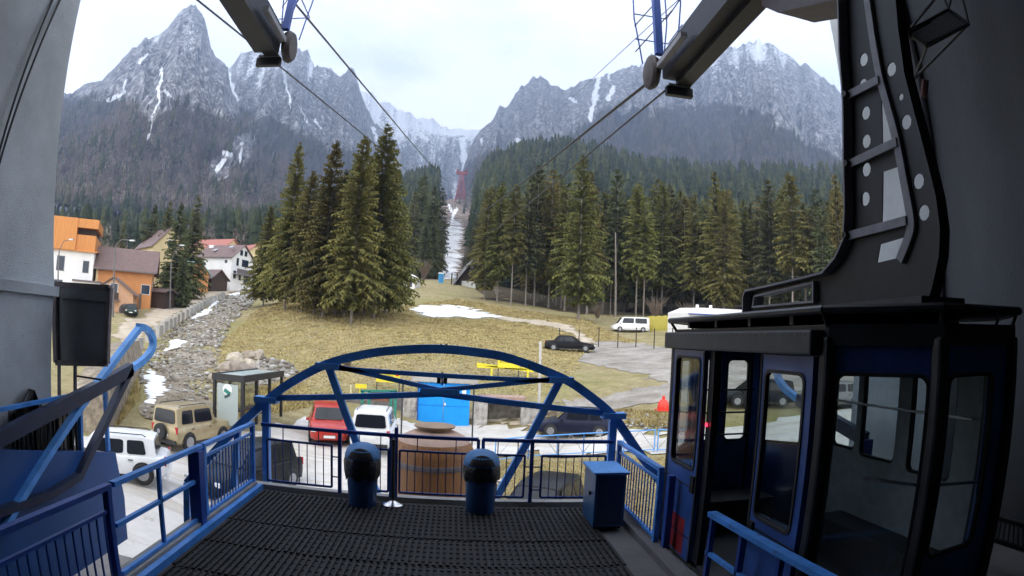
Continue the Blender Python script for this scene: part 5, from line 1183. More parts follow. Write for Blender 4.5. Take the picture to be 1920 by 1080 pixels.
    for sg in (-1, 1):
        for wi in range(len(mids)-1):
            f0, f1 = mids[wi], mids[wi+1]
            lo0 = f0 if wi else (base_r+f0)/2+.015; lo1 = f1 if wi < len(mids)-2 else (cowl+f1)/2-.01
            e = .008
            quad('side_window', gp_(lo0+e, sg*by*.985, zb2), gp_(lo1-e, sg*by*.985, zb2), gp_(f1-e, sg*ty*.99, zr*.985), gp_(f0+e, sg*ty*.99, zr*.985), (.03,.97,.14,.86), (0, sg*.012, 0))
        if kind == 'van':
            pass
    # wheels
    wr_ = .30 if kind != 'suv' else .345; wx = (.185, .815) if kind not in ('suv',) else (.19, .80)
    for f in wx:
        for sg in (-1, 1):
            c = (X(f), sg*(hw-.10), wr_)
            ar = MB().lathe([(.0001, 0), (wr_*1.18, 0), (wr_*1.18, .01), (.0001, .01)], c=(X(f), sg*hw*1.0 - (.004 if sg > 0 else .006), wr_*1.03), n=20, axis='Y')
            ar.build('wheel_arch', M['trim'], t, world=False)
            wl = MB().lathe([(wr_*.55,-.09),(wr_*.93,-.10),(wr_,-.07),(wr_,.07),(wr_*.93,.10),(wr_*.55,.09)], c=(c[0], sg*(hw-.06), c[2]), n=22, axis='Y').build('wheel', M['tyre'], t, world=False, smooth=40)
            s = MB(); s.lathe([(.0001,0),(wr_*.16,0),(wr_*.2,.01)], c=(c[0], sg*(hw+.03), c[2]), n=12, axis='Y')
            for q in range(5): an = q*2*math.pi/5; s.bar((c[0], sg*(hw+.02), c[2]), (c[0]+math.cos(an)*wr_*.6, sg*(hw+.02), c[2]+math.sin(an)*wr_*.6), .055, .02, (0,1,0))
            s.lathe([(wr_*.55,0),(wr_*.66,0),(wr_*.66,.02),(wr_*.55,.02)], c=(c[0], sg*(hw+.025)-(.01), c[2]), n=20, axis='Y')
            s.build('rim', M['rim'], wl, world=False)
    zl = belt*.86
    for sg in (-1, 1):
        y = sg*hw*.76
        MB().box((X(.992)-.02, y, K['hoodf']*Hh*.86), (.10, .26, .11), rz=sg*-.25).build('headlight', M['lampw'], t, world=False)
        MB().box((X(.012)+.0, sg*hw*.83, zl if K['boot'] is None else .52*Hh), (.06, .13, .26 if K['boot'] is None else .14), rz=sg*.15).build('tail_light', M['lampr'], t, world=False)
        MB().box((X(cowl-.06), sg*(hw+.07), belt+.02), (.10, .15, .12)).build('mirror', body if kind != 'van' else M['trim'], t, world=False)
        for f in ((c_+a_)/2-.07, (a_+cowl)/2-.10): MB().box((X(f), sg*hw*1.0, belt*.86), (.16, .02, .03)).build('door_handle', M['trim'], t, world=False)
        MB().bx(X(.24), X(.76), sg*hw*.985-.012, sg*hw*.985+.012, zb+.0, zb+.09).build('sill', M['trim'], t, world=False)
    MB().box((X(.985), 0, .33*Hh*.8), (.10, Wd*.62, .13)).build('grille', M['trim'], t, world=False)
    MB().box((X(.004), 0, zb+.10), (.08, Wd*.80, .16)).build('bumper', M['trim'] if kind == 'suv' or kind == 'mpv' else body, t, world=False)
    if plate:
        MB().box((X(0)-.012, 0, .46*Hh if K['boot'] is not None else .36*Hh), (.012, .5, .11)).build('number_plate', M['white'], t, world=False)
        MB().box((X(1)+.012+.02, 0, .25*Hh), (.012, .5, .11)).build('number_plate', M['white'], t, world=False)
    if rack:
        for sg in (-1, 1): MB().tube([(X(c_+.06), sg*ty*.86, zr+.0), (X(c_+.09), sg*ty*.86, zr+.06), (X(a_-.1), sg*ty*.86, zr+.06), (X(a_-.06), sg*ty*.86, zr)], .016, 6).build('roof_rail', M['trim'], t, world=False)
    if spare:
        w_ = MB().lathe([(.0001,-.1),(.30,-.1),(.33,-.06),(.33,.06),(.30,.09),(.0001,.1)], c=(X(0)-.10, .12, .72), n=24, axis='X').build('spare_wheel', M['tyre'], t, world=False, smooth=40)
        MB().lathe([(.0001,0),(.09,0),(.09,.004),(.0001,.004)], c=(X(0)-.206, .12, .76), n=8, axis='X').build('cover_emblem', M['lilac'], w_, world=False)
    return t
def cpos(px, py, dz=0): p = hit(px, py); return Vector((p.x, p.y, p.z+.06+dz))
def head(a): return R(a)
GC = 'cars parked outside the station'
P_ = [(-9.6,18.3)]
def at_ground(px, D, py=600):
    p = atD(px, py, D); p.z = h1(p.x, p.y) + .06; return p
car('suv', 'gold off-road car with a spare wheel on its tail door, parked below the river bed', at_ground(362, 25.2, 820), head(74), paint('gold', (.42,.34,.20), .35), L=3.65, Wd=1.62, Hh=1.72, rack=True, spare=True, group=GC)
car('hatch', 'white car at the left, its front half hidden behind the blue side panel', at_ground(204, 18.9, 880), head(202), paint('white', (.78,.79,.80)), L=4.1, Wd=1.70, Hh=1.36, group=GC, rack=True)
car('hatch', 'dark car right behind the left railing with pale bonnet reflections', at_ground(462, 20.0, 845), head(248), paint('charcoal', (.025,.027,.03), .2), L=4.4, Wd=1.8, Hh=1.56, group=GC)
car('hatch', 'red car facing the station, seen through the left half of the arch', at_ground(615, 27.5, 790), head(-76), paint('red', (.42,.035,.025)), L=4.1, Wd=1.74, Hh=1.50, group=GC)
car('mpv', 'white people carrier seen from behind, between the red car and the blue gate', at_ground(704, 26.6, 790), head(92), paint('white', (.78,.79,.80)), L=4.4, Wd=1.80, Hh=1.66, group=GC, rack=True)
car('hatch', 'dark blue hatchback parked in profile behind the right leg of the arch', at_ground(1077, 32.0, 790), head(172), paint('dark_blue', (.03,.035,.075), .3), L=4.05, Wd=1.77, Hh=1.46, group=GC)
car('sedan', 'black saloon standing alone on the edge of the gravel above the arch', at_ground(1071, 59), head(-14), paint('black', (.02,.02,.024), .2), L=4.9, Wd=1.85, Hh=1.47, group=GC)
car('van', 'white minibus with dark side windows parked at the forest edge', at_ground(1182, 82), head(176), paint('white', (.78,.79,.80)), L=5.1, Wd=1.95, Hh=1.97, group=GC, cat='van', name='parked_van')
car('hatch', 'black car just below the platform, seen through the railing beside the cabinet', at_ground(1017, 17.0, 920), head(-118), paint('black', (.02,.02,.024), .2), L=4.2, Wd=1.78, Hh=1.48, group=GC)
car('hatch', 'dark green car parked nose out beside the tall street lamp', at_ground(246, 82), head(-62), paint('green', (.04,.075,.06), .2), L=4.1, Wd=1.72, Hh=1.45, group='cars along the village road')
car('hatch', 'small dark car farther up the village road', at_ground(349, 122), head(-62), paint('charcoal', (.025,.027,.03), .2), L=4.1, Wd=1.72, Hh=1.5, group='cars along the village road')
car('hatch', 'white car half hidden by the conifer at the far end of the road', at_ground(446, 138), head(20), paint('white', (.78,.79,.80)), L=4.3, Wd=1.72, Hh=1.45, group='cars along the village road')
car('hatch', 'grey car on the lot seen through the cabin windows', Vector((21.5, 29.5, h1(21.5,29.5)+.05)), head(170), paint('grey', (.2,.2,.21), .4), L=4.2, group='cars behind the cabin')
car('mpv', 'dark car with red lamps seen through the open cabin', Vector((17.4, 31.5, h1(17.4,31.5)+.05)), head(165), paint('charcoal', (.025,.027,.03), .2), L=4.4, group='cars behind the cabin')
# ================================================================== HOUSES
def house(name, label, px, D, w_, d_, h_, rh, wallm, roofm, rz, wins=(), cat='house', eave=.5, base=1.5, axis='x', doors=(), extra=None, hip=False, dz=0):
    """gabled house; local x along the ridge (axis x) ; front face is -y.  wins: (face, u, z, w, h)"""
    p = gp(px, D); p.z += dz; t = thing(name, p, label, cat, rz)
    w2, d2 = w_/2, d_/2
    mb = MB()
    if axis == 'x': vs = [(-w2,-d2,-base),(w2,-d2,-base),(w2,d2,-base),(-w2,d2,-base),(-w2,-d2,h_),(w2,-d2,h_),(w2,d2,h_),(-w2,d2,h_),(-w2,0,h_+rh-.06),(w2,0,h_+rh-.06)]; fs = [(0,1,5,4),(1,2,6,9,5),(2,3,7,6),(3,0,4,8,7),(4,5,9,8),(7,8,9,6),(3,2,1,0)]
    else: vs = [(-w2,-d2,-base),(w2,-d2,-base),(w2,d2,-base),(-w2,d2,-base),(-w2,-d2,h_),(w2,-d2,h_),(w2,d2,h_),(-w2,d2,h_),(0,-d2,h_+rh-.06),(0,d2,h_+rh-.06)]; fs = [(0,1,5,8,4),(1,2,6,5),(2,3,7,9,6),(3,0,4,7),(5,6,9,8),(4,8,9,7),(3,2,1,0)]
    mb.add(vs, fs); mb.build('wall', wallm, t, world=False)
    rf = MB(); th = .14
    for sg in (-1, 1):
        if axis == 'x':
            s = rh/d2; a = (0, h_+rh+.02); b_ = (sg*(d2+eave), h_-eave*s+.02); e = w2+eave
            q = [(-e, a[0], a[1]), (e, a[0], a[1]), (e, b_[0], b_[1]), (-e, b_[0], b_[1])]
        else:
            s = rh/w2; b_ = (sg*(w2+eave), h_-eave*s+.02); e = d2+eave
            q = [(0, -e, h_+rh+.02), (0, e, h_+rh+.02), (b_[0], e, b_[1]), (b_[0], -e, b_[1])]
        rf.add(q + [(x, y, z+th) for x, y, z in q], [(0,1,2,3),(7,6,5,4),(0,4,5,1),(1,5,6,2),(2,6,7,3),(3,7,4,0)])
    ro = rf.build('roof', roofm, t, world=False)
    for (fc, u, z, ww, hh) in wins:
        o_ = .03
        def box(u0, u1, z0, z1, o0, o1):
            if fc == 'f': return MB().bx(u0, u1, -d2-o1, -d2-o0, z0, z1)
            if fc == 'b': return MB().bx(u0, u1, d2+o0, d2+o1, z0, z1)
            if fc == 'l': return MB().bx(-w2-o1, -w2-o0, u0, u1, z0, z1)
            return MB().bx(w2+o0, w2+o1, u0, u1, z0, z1)
        fr = box(u-ww/2-.07, u+ww/2+.07, z-.07, z+hh+.07, .002, .04).build('window', M['white'] if wallm is not M['whiter'] else M['lilac'], t, world=False)
        box(u-ww/2, u+ww/2, z, z+hh, .042, .055).build('pane', M['win'], fr, world=False)
    if extra: extra(t, ro)
    return t
def ex_white(t, ro):
    MB().bx(-4.6, -3.4, -1.2, -.2, 7.0, 9.6).build('chimney', M['white'], ro, world=False)
    for (u, z) in ((-1.5, 8.9), (1.2, 8.2), (3.2, 9.6)): MB().box((u, -2.6, z-.6), (.9, 1.2, .08), rx=.45).build('skylight', M['alu'], ro, world=False)
    MB().bx(5.05, 6.3, -3.8, 3.0, 2.9, 3.1).build('balcony', M['lilac'], t, world=False); MB().bx(6.2, 6.3, -3.8, 3.0, 3.1, 4.1).build('balcony_rail', M['brownm'], t, world=False)
house('house', 'big white house with a brown metal roof and dark windows, left of the meadow clump', 416, 140, 10, 9.0, 6.6, 3.0, M['whiter'], M['roofb'], R(-14), dz=-.5,
      wins=[('f',-3,2.6,.7,1),('f',0,2.8,1.4,.8),('f',3.4,5.2,.6,.6),('r',-2.2,4.9,.8,1.6),('r',.9,4.9,2.6,1.5),('r',-3.0,2.0,.9,1.6),('r',-.9,1.8,.8,1.7),('r',2.2,1.0,2.8,2.2),('r',-.9,7.3,1.0,1.1),('r',.9,7.3,1.0,1.1)], extra=ex_white)
def ex_or(t, ro):
    MB().bx(-4.56,-4.2,-3.8,3.6,-1,5.6).build('corner_strip', M['cream'], t, world=False)
    MB().bx(-5.2,5.2,-4.65,-4.5,4.95,5.15).build('gutter', M['brownm'], t, world=False)
house('house', 'orange rendered house under a wide brown roof beside the street lamp', 231, 95, 9.0, 7.4, 5.6, 2.9, M['oran'], M['roofb'], R(27), dz=-.6, wins=[('f',3.6,2.0,1.3,1.3),('r',0,2.8,1.2,1.2)], extra=ex_or, eave=.8)
def ex_p(t, ro):
    MB().bx(-2.2, 1.0, -3.4, -2.3, 1.9, 2.05).build('balcony', M['brownm'], t, world=False); MB().bx(-2.2, 1.0, -3.4, -3.3, 2.05, 3.0).build('balcony_rail', M['woodd'], t, world=False)
    MB().lathe([(.9,0),(.9,.02),(.75,.02),(.75,0)], c=(1.9,-2.36,.8), n=20, axis='Y').build('arch_trim', M['brownm'], t, world=False)
house('house', 'small peach coloured gabled house with balcony in front of the orange house', 214, 86, 6.0, 4.6, 3.0, 2.0, M['peach'], M['roofb'], R(24), axis='y', dz=-.8, wins=[('f',-1.0,3.0,.7,1.0),('f',.1,2.7,1.0,1.5)], extra=ex_p)
def ex_w(t, ro):
    MB().bx(-4.6,.9,-5.1,4.6,6.9,11.6).build('mansard_roof', M['roofo'], t, world=False)
    MB().bx(.9,4.3,-4.9,4.6,10.3,11.6).build('mansard_roof', M['roofo'], t, world=False); MB().bx(.9,4.1,-4.7,4.6,6.9,9.3).build('mansard_roof', M['roofo'], t, world=False)
    MB().bx(.9,3.8,-3.4,4.4,9.3,10.3).build('loggia', M['woodd'], t, world=False)
    MB().bx(1.3,5.6,-6.4,-4.7,-1.5,2.6).build('annexe', M['whiter'], t, world=False); MB().bx(1.1,5.8,-6.6,-4.6,2.6,2.85).build('annexe_roof', M['brownm'], t, world=False)
house('house', 'white house with a tall orange metal mansard roof at the left pillar', 128, 96, 8.2, 9.2, 6.9, .5, M['whiter'], M['roofo'], R(30), dz=-.7, wins=[('f',-1.3,4.0,1.2,2.0),('f',-1.4,.2,1.3,2.4),('f',2.9,4.0,.9,1.6)], extra=ex_w)
house('house', 'yellow gabled house with a dark trimmed window behind the village spruces', 292, 122, 7.5, 9, 6.2, 3.6, M['cream'], M['roofb'], R(52), axis='y', wins=[('f',.2,6.2,1.3,1.3),('f',2.4,3.2,1.2,1.2)], dz=2)
house('house', 'small house with a mint green sheet roof between the lamp and the white house', 350, 128, 6, 6, 3.6, 2.4, M['oran'], M['roofg'], R(-28), dz=0, wins=[('f',0,1.5,1,1)])
house('house', 'long low house with red and green roof panels behind the white house', 395, 172, 13, 7, 3.6, 2.4, M['cream'], M['roofr'], R(-18), dz=2.5, wins=[('f',-3,1.2,1,1)])
house('house', 'pale house with a reddish roof peeping out right of the white house', 464, 168, 7, 7, 4.5, 2.2, M['cream'], M['roofr'], R(-40), dz=2, wins=[('f',0,2,1,1)])
house('shed', 'low brown timber shed in front of the white house', 388, 132, 6.5, 5, 2.0, 1.8, M['woodd'], M['roofb'], R(-22), cat='shed', dz=.2)
house('house', 'dark brown roofed cottage end behind the bare trees left of the orange house', 178, 118, 8, 7, 4, 2.4, M['cream'], M['roofd'], R(6), dz=0, wins=[('f',0,2,1,1)])
# dark A-frame cottage, white shed, toilet
def ex_c(t, ro):
    MB().bx(-2.2,2.4,-3.55,-3.3,-1.0,.6).build('white_base', M['white'], t, world=False)
    MB().lathe([(.42,0),(.42,.05),(.0001,.05)], c=(0,-3.36,3.9), n=14, axis='Y').build('round_window', M['lilac'], t, world=False)
    for x in (-4.6,-3.4): MB().bar((x,-3.9,-1), (x,-3.9,2.2), .25, .25).build('porch_post', M['woodd'], t, world=False)
house('cottage', 'black timber cottage with a steep gable and white base at the top of the meadow', 876, 140, 5.6, 6.6, 1.4, 3.9, M['woodd'], M['concd'], R(8), axis='y', cat='cottage', wins=[('f',0,1.9,.8,1.2)], extra=ex_c, eave=1.5, dz=.2)
house('shed', 'small bright white shed with a dark door beside the meadow clump', 767, 127, 2.9, 3.5, 1.9, .85, M['whiter'], M['white'], R(-14), axis='y', cat='shed', wins=[('f',.35,.1,.9,1.5)], eave=.12, base=.6, dz=.1)
house('shed', 'low white shed with a dark roof partly hidden by the spruces', 752, 134, 2.6, 2.4, 1.4, .5, M['whiter'], M['roofd'], R(4), cat='shed', wins=[('f',.3,.3,.6,.6)], dz=.1)
tb_ = gp(823, 138); tl = thing('portable_toilet', tb_, 'small bright blue portable toilet on the crest of the meadow', 'toilet')
MB().box((0,0,1.0), (1.1,1.1,2.2)).build('cabin', mat('toilet_blue', (.02,.35,.62), .5), tl, world=False); MB().box((0,-.02,2.2), (1.25,1.25,.28)).build('roof', M['white'], tl, world=False); MB().box((.02,-.57,.95), (.7,.04,1.7)).build('door', mat('toilet_door', (.03,.22,.5), .5), tl, world=False)
# white roadside building on the right
wb_ = gp(1338, 78); t = thing('roadside_building', wb_, 'long low white building with sloping roof at the right, above the cabin roof', 'building', R(6))
MB().add([(-5.2,-3,-1),(9,-3,-1),(9,3,-1),(-5.2,3,-1),(-5.2,-3,2.1),(9,-3,2.1),(9,3,2.3),(-5.2,3,2.3),(-3.4,-3,2.8),(9,-3,2.8),(9,3,3.0),(-3.4,3,3.0)], [(0,1,5,4),(1,2,6,5),(2,3,7,6),(3,0,4,7),(4,5,9,8),(5,6,10,9),(6,7,11,10),(7,4,8,11),(8,9,10,11)]).build('wall', M['whiter'], t, world=False)
MB().bx(-5.4,9,-3.6,-3.02,1.92,2.04).build('eaves', M['navy'], t, world=False); MB().bx(-4.4,8.8,-3.05,-3.0,.1,1.5).build('window_band', M['win'], t, world=False)
for x in (-2.5,-.5): MB().tube([(x,0,2.8),(x,0,3.35)], .2, 8).build('roof_vent', M['white'], t, world=False)
# ================================================================== THINGS AROUND THE LOT
# bus shelter
s0 = at_ground(468, 28.0, 790); sh_ = thing('bus_shelter', s0, 'long dark framed bus shelter with glass roof panels at the edge of the lot', 'bus shelter', R(84))
Ls, Ds, Hs = 4.4, 1.4, 2.0
for x in (-Ls/2, -Ls/6, Ls/6, Ls/2):
    for y in (-Ds/2, Ds/2): MB().bar((x,y,0), (x,y,Hs), .12, .12).build('post', M['trim'], sh_, world=False)
MB().bx(-Ls/2-.1,Ls/2+.1,-Ds/2-.1,-Ds/2+.05,Hs-.02,Hs+.26).build('fascia', M['trim'], sh_, world=False); MB().bx(-Ls/2-.1,Ls/2+.1,Ds/2-.05,Ds/2+.1,Hs-.02,Hs+.26).build('fascia', M['trim'], sh_, world=False)
MB().bx(-Ls/2-.1,-Ls/2+.05,-Ds/2+.05,Ds/2-.05,Hs-.02,Hs+.26).build('fascia', M['trim'], sh_, world=False)
gpn = mat('milky_glass', (.50,.60,.60), .15, var=.1)
for i in range(5): x0 = -Ls/2 + i*Ls/5; MB().bx(x0+.04, x0+Ls/5-.04, -Ds/2+.06, Ds/2-.06, Hs+.18, Hs+.22).build('roof_panel', gpn, sh_, world=False)
MB().bx(-Ls/2-.09,-Ls/2-.06,-Ds/2+.18,Ds/2-.18,.08,Hs-.15).build('poster_panel', mat('poster_grey', (.40,.46,.45), .4, var=.05), sh_, world=False)
MB().lathe([(.0001,0),(.24,0),(.24,.006),(.0001,.006)], c=(-Ls/2-.10,0,1.62), n=18, axis='X').build('emblem', M['white'], sh_, world=False)
MB().box((-Ls/2-.108,0,1.52), (.006,.34,.16), rx=.5).build('emblem_stroke', mat('emblem_green', (.02,.22,.17), .5), sh_, world=False)
MB().box((-Ls/2-.108,0,1.35), (.006,.30,.10), rx=-.5).build('emblem_stroke', mat('emblem_dark', (.03,.08,.09), .5), sh_, world=False)
for i in range(3): x0 = -Ls/2 + i*Ls/3; MB().bx(x0+.1, x0+Ls/3-.1, Ds/2-.03, Ds/2-.01, .3, Hs-.1).build('glass_panel', M['pglass'], sh_, world=False)
MB().bx(-1.9,1.9,.2,.6,.45,.52).build('bench', M['woodd'], sh_, world=False)
# blue double gate in its wall
GY = 33.4
def G(px, py, Y=GY): return atY(px, py, Y)
gb = thing('double_gate', (G(835,803).x, GY, G(835,803).z), 'bright blue double leaf sheet metal gate between whitewashed stone walls', 'gate')
zg0, zg1 = G(835,801).z, G(835,718).z; xm = G(831,770).x
for xa, xb in ((G(784,770).x, xm-.015), (xm+.015, G(880,770).x)):
    lf = MB().bx(xa, xb, GY-.05, GY, zg0+.05, zg1).build('leaf', M['gate'], gb)
    MB().bx(xa+.03, xb-.03, GY-.085, GY-.051, (zg0+zg1)/2-.02, (zg0+zg1)/2+.02).build('cross_rail', M['gate'], lf)
MB().bx(xm+.05, xm+.14, GY-.1, GY-.055, (zg0+zg1)/2, (zg0+zg1)/2+.12).build('lock', M['white'], gb)
MB().bx(G(866,740).x, G(874,740).x, GY-.07, GY-.055, zg1-.55, zg1-.2).build('notice', M['white'], gb)
MB().bx(G(782,770).x, G(784,770).x, GY-.1, GY+.1, zg0, zg1+.1).build('frame', M['navy'], gb)
MB().bx(G(770,770).x, G(894,770).x, GY-.25, GY+1.6, zg1+.04, zg1+.30).build('lintel_slab', M['conc'], gb)
def wallthing(px0, px1, ytop, label, m, name='stone_wall', Y0=GY, Y1=GY, th=.5, ybot=None, jag=.10, seed=0):
    a, b_ = G(px0, 800, Y0), G(px1, 800, Y1); za = atY(px0, ytop[0], Y0).z; zb_ = atY(px1, ytop[1], Y1).z; rs = random.Random(seed); n = max(4, int((b_.x-a.x)/.25)); mb = MB(); vs = []
    z0 = min(h1(a.x, Y0), h1(b_.x, Y1)) - .5
    for i in range(n+1):
        f = i/n; x = a.x+(b_.x-a.x)*f; Y = Y0+(Y1-Y0)*f; zt_ = za+(zb_-za)*f
        for k, (dy, z) in enumerate(((0, z0), (rs.uniform(-.06,.06), z0+(zt_-z0)*.33), (rs.uniform(-.06,.06), z0+(zt_-z0)*.66), (0, zt_+rs.uniform(-jag,jag)), (th, zt_+rs.uniform(-jag,jag)), (th, z0))): vs.append((x, Y+dy, z))
    mb.add(vs, [(i*6+k, i*6+k+1, (i+1)*6+k+1, (i+1)*6+k) for i in range(n) for k in range(5)] + [tuple(range(6))[::-1], tuple(n*6+k for k in range(6))])
    return tag(mb.build(name, m, origin=Vector((a.x, Y0, z0))), label, 'wall')
wallthing(752, 783, (742,742), 'whitewashed rough stone wall left of the blue gate', M['stonew'], seed=1)
wallthing(886, 913, (748,756), 'whitewashed plastered pillar wall right of the blue gate', M['stonew'], seed=2, jag=.03)
wallthing(913, 976, (757,760), 'dark recessed rubble wall between the two whitewashed pillars', M['stoned'], Y0=GY+.9, Y1=GY+.9, seed=3)
wallthing(976, 1014, (762,766), 'whitewashed stone pillar left of the dark blue hatchback', M['stonew'], seed=4, jag=.05)
MB().bx(G(898,745).x, G(986,745).x, GY-.1, GY+1.2, G(940,750).z, G(940,744).z).build('stone_slab', M['redst'] if False else mat('reddish_slab', (.38,.26,.21), .9, var=.3)); tag(bpy.data.objects['stone_slab'], 'thin reddish coping slab on the wall right of the blue gate', 'coping')
wallthing(1020, 1290, (768,786), 'low dark rubble bank along the lot behind the dark blue hatchback', M['rubble'], name='rubble_bank', Y0=GY+1.2, Y1=GY-1.0, th=1.2, jag=.22, seed=5)
wallthing(585, 752, (752,748), 'grey concrete wall behind the white people carrier', M['concd'], name='concrete_wall', Y0=GY+1.8, Y1=GY+1.0, seed=6, jag=.03)
# green frame shed behind the white car
gs = thing('frame_shelter', (G(705,790,31).x, 31, G(705,800,31).z), 'open green steel frame with a brown board behind the white people carrier', 'shelter')
z0g = h1(G(705,790,31).x, 31)
for px in (679, 692, 733, 741): x = atY(px, 760, 31).x; MB().bar((x,31,z0g-.2), (x,31,atY(px,733,31).z), .14, .14).build('post', M['green'], gs)
MB().bx(atY(692,750,31).x, atY(733,750,31).x, 31.1, 31.2, atY(710,752,31).z, atY(710,735,31).z).build('board', mat('rust_board', (.25,.10,.06), .8, var=.4), gs)
MB().bar(atY(676,733,31), atY(744,733,31), .14, .12).build('beam', M['green'], gs)
# signs
def sign_text(parent, txt, size, loc, rot, m, name='lettering', align='CENTER'):
    c = bpy.data.curves.new(name, 'FONT'); c.body = txt; c.size = size; c.align_x = align; c.align_y = 'CENTER'; c.extrude = .004; c.space_line = .9
    tmp = bpy.data.objects.new('tmp', c); col.objects.link(tmp); dg = bpy.context.evaluated_depsgraph_get(); me = bpy.data.meshes.new_from_object(tmp.evaluated_get(dg)); bpy.data.objects.remove(tmp)
    me.materials.clear(); me.materials.append(m); o = bpy.data.objects.new(name, me); col.objects.link(o); o.parent = parent; o.location = loc; o.rotation_euler = rot; return o
def board(label, px0, px1, y0, y1, Y, txt, group='yellow warning boards'):
    Y = hit((px0+px1)/2, y1+20).y
    a, b_, c, d = atY(px0,y0,Y), atY(px1,y0,Y), atY(px1,y1,Y), atY(px0,y1,Y); cx = (a.x+b_.x)/2; zt_, zb_ = (a.z+b_.z)/2, (c.z+d.z)/2; zg = h1(cx, Y)
    t = thing('warning_board', (cx, Y, zg), label, 'sign', 0, group)
    fb = MB().bx(a.x, b_.x, Y-.03, Y, zb_, zt_).build('board', M['yel'], t)
    for x in (a.x+.05, b_.x-.05): MB().bar((x,Y+.04,zg-.3), (x,Y+.04,zt_), .06, .06).build('post', M['dkgrey'], t)
    hh = zt_-zb_; ww = b_.x-a.x
    for i, s in enumerate(txt): o = sign_text(fb, s, hh*.24, (-ww*.1, -.035, (zt_+zb_)/2 - zg + hh*(.28-.3*i)), (math.pi/2,0,0), M['blk'])
    MB().lathe([(.0001,0),(hh*.19,0),(hh*.19,.01),(.0001,.01)], c=(b_.x-hh*.24, Y-.045, zt_-hh*.28), n=20, axis='Y').build('stop_disc', M['red'], fb); MB().bx(b_.x-hh*.37, b_.x-hh*.11, Y-.056, Y-.046, zt_-hh*.31, zt_-hh*.25).build('stop_bar', M['white'], fb)
    return t
board('yellow warning board with red no entry disc, left of the arch middle', 706, 751, 693, 717, 44, ('STATIONAREA', 'INTERZISA'))
board('yellow warning board behind the yellow rails, right of the arch middle', 934, 975, 667, 690, 50, ('STATIONAREA', 'INTERZISA'))
YB = hit(950, 706).y
yb = thing('barrier', atY(945,700,YB), 'yellow horizontal barrier rails standing on the meadow under the arch curve', 'barrier')
for (a, b_) in (((894,682),(1000,696)),((894,687),(1003,692))): MB().bar(atY(*a,YB), atY(*b_,YB), .10, .16).build('rail', M['yel'], yb)
for px in (922, 990): q = atY(px,690,YB); MB().bar(q, Vector((q.x,YB,h1(q.x,YB)-.3)), .12, .12).build('post', M['yel'], yb)
YS = hit(676, 742).y
ys = thing('small_sign', atY(676,735,YS), 'small yellow arrow sign on a short post left of the warning board', 'sign'); MB().box(atY(677,724,YS), (.7,.06,.26)).build('board', M['yel'], ys); q = atY(675,724,YS); MB().bar(q, Vector((q.x,YS+.05,h1(q.x,YS)-.2)), .06, .06).build('post', M['yel'], ys); MB().bar(atY(658,722,YS), Vector((atY(658,722,YS).x,YS,h1(atY(658,722,YS).x,YS)-.2)), .1, .1).build('stake', mat('yellowish_post', (.75,.65,.4), .7), ys)
# pale pole, dark thin pole
p0 = hit(1011, 762); MB().tube([p0-Vector((0,0,.3)), atD(1013.5,640,math.hypot(p0.x,p0.y))], .085, 8).build('pole', mat('weathered_pole', (.55,.53,.5), .8, var=.2), origin=p0); PN = [o for o in col.objects if o.name.startswith('pole') and o.parent is None]; tag(PN[-1], 'pale bare pole rising behind the right half of the arch', 'pole')
p1_ = atD(751, 835, 22); MB().tube([Vector((p1_.x,p1_.y,h1(p1_.x,p1_.y))), atD(756,712,22)], .035, 6).build('pole', M['dkgrey']); PN = [o for o in col.objects if o.name.startswith('pole') and o.parent is None]; tag(PN[-1], 'thin dark pole between the white people carrier and the blue gate', 'pole')
p2_ = atD(885, 835, 20); MB().tube([Vector((p2_.x,p2_.y,h1(p2_.x,p2_.y))), atD(889,722,20)], .03, 6).build('pole', M['dkgrey']); PN = [o for o in col.objects if o.name.startswith('pole') and o.parent is None]; tag(PN[-1], 'thin dark pole at the right edge of the blue gate', 'pole')
# red marker
rm = thing('traffic_cone', hit(1243,770), 'red plastic road marker standing on the gravel bank near the cabin', 'cone'); MB().lathe([(.32,0),(.36,.05),(.30,.45),(.20,.62),(.10,.64),(.09,.85),(.0001,.86)], n=12).build('cone', M['red'], rm, world=False, smooth=50); MB().box((0,0,.03),(.8,.8,.06)).build('foot', M['red'], rm, world=False)
# crowd barriers
def barrier(a, b_, label):
    a, b_ = Vector(a), Vector(b_); t = thing('crowd_barrier', ((a.x+b_.x)/2,(a.y+b_.y)/2,min(a.z,b_.z)), label, 'barrier', 0, 'light blue crowd barriers')
    up_ = Vector((0,0,1.1)); m_ = M['blue_l']; r = .026
    for p in (a, b_): MB().tube([p, p+up_], .03, 6).build('end_post', m_, t)
    MB().tube([a+up_, b_+up_], .03, 6).build('top_rail', m_, t); MB().tube([a+up_*.15, b_+up_*.15], .022, 6).build('bottom_rail', m_, t)
    m1 = a.lerp(b_, .5); MB().tube([a+up_*.15, m1+up_], .016, 5).build('diagonal', M['alu'], t); MB().tube([m1+up_, b_+up_*.15], .016, 5).build('diagonal', M['alu'], t)
q = [hit(*v) for v in ((928,868),(990,861),(1044,858),(1093,855),(1145,853),(1168,852),(1226,849),(1232,849),(1290,850))]
for i, (a, b_, l) in enumerate(((q[0],q[1],'leftmost light blue crowd barrier, right of the right bin'),(q[1],q[2],'crowd barrier seen above the thick middle post of the railing'),(q[2],q[3],'crowd barrier seen just above the black car'),(q[3],q[4],'crowd barrier seen above the blue cabinet'),(q[5],q[6],'crowd barrier to the right of the arch foot'),(q[7],q[8],'crowd barrier next to the cabin, at the edge of the grass'))): barrier(a, b_, l)
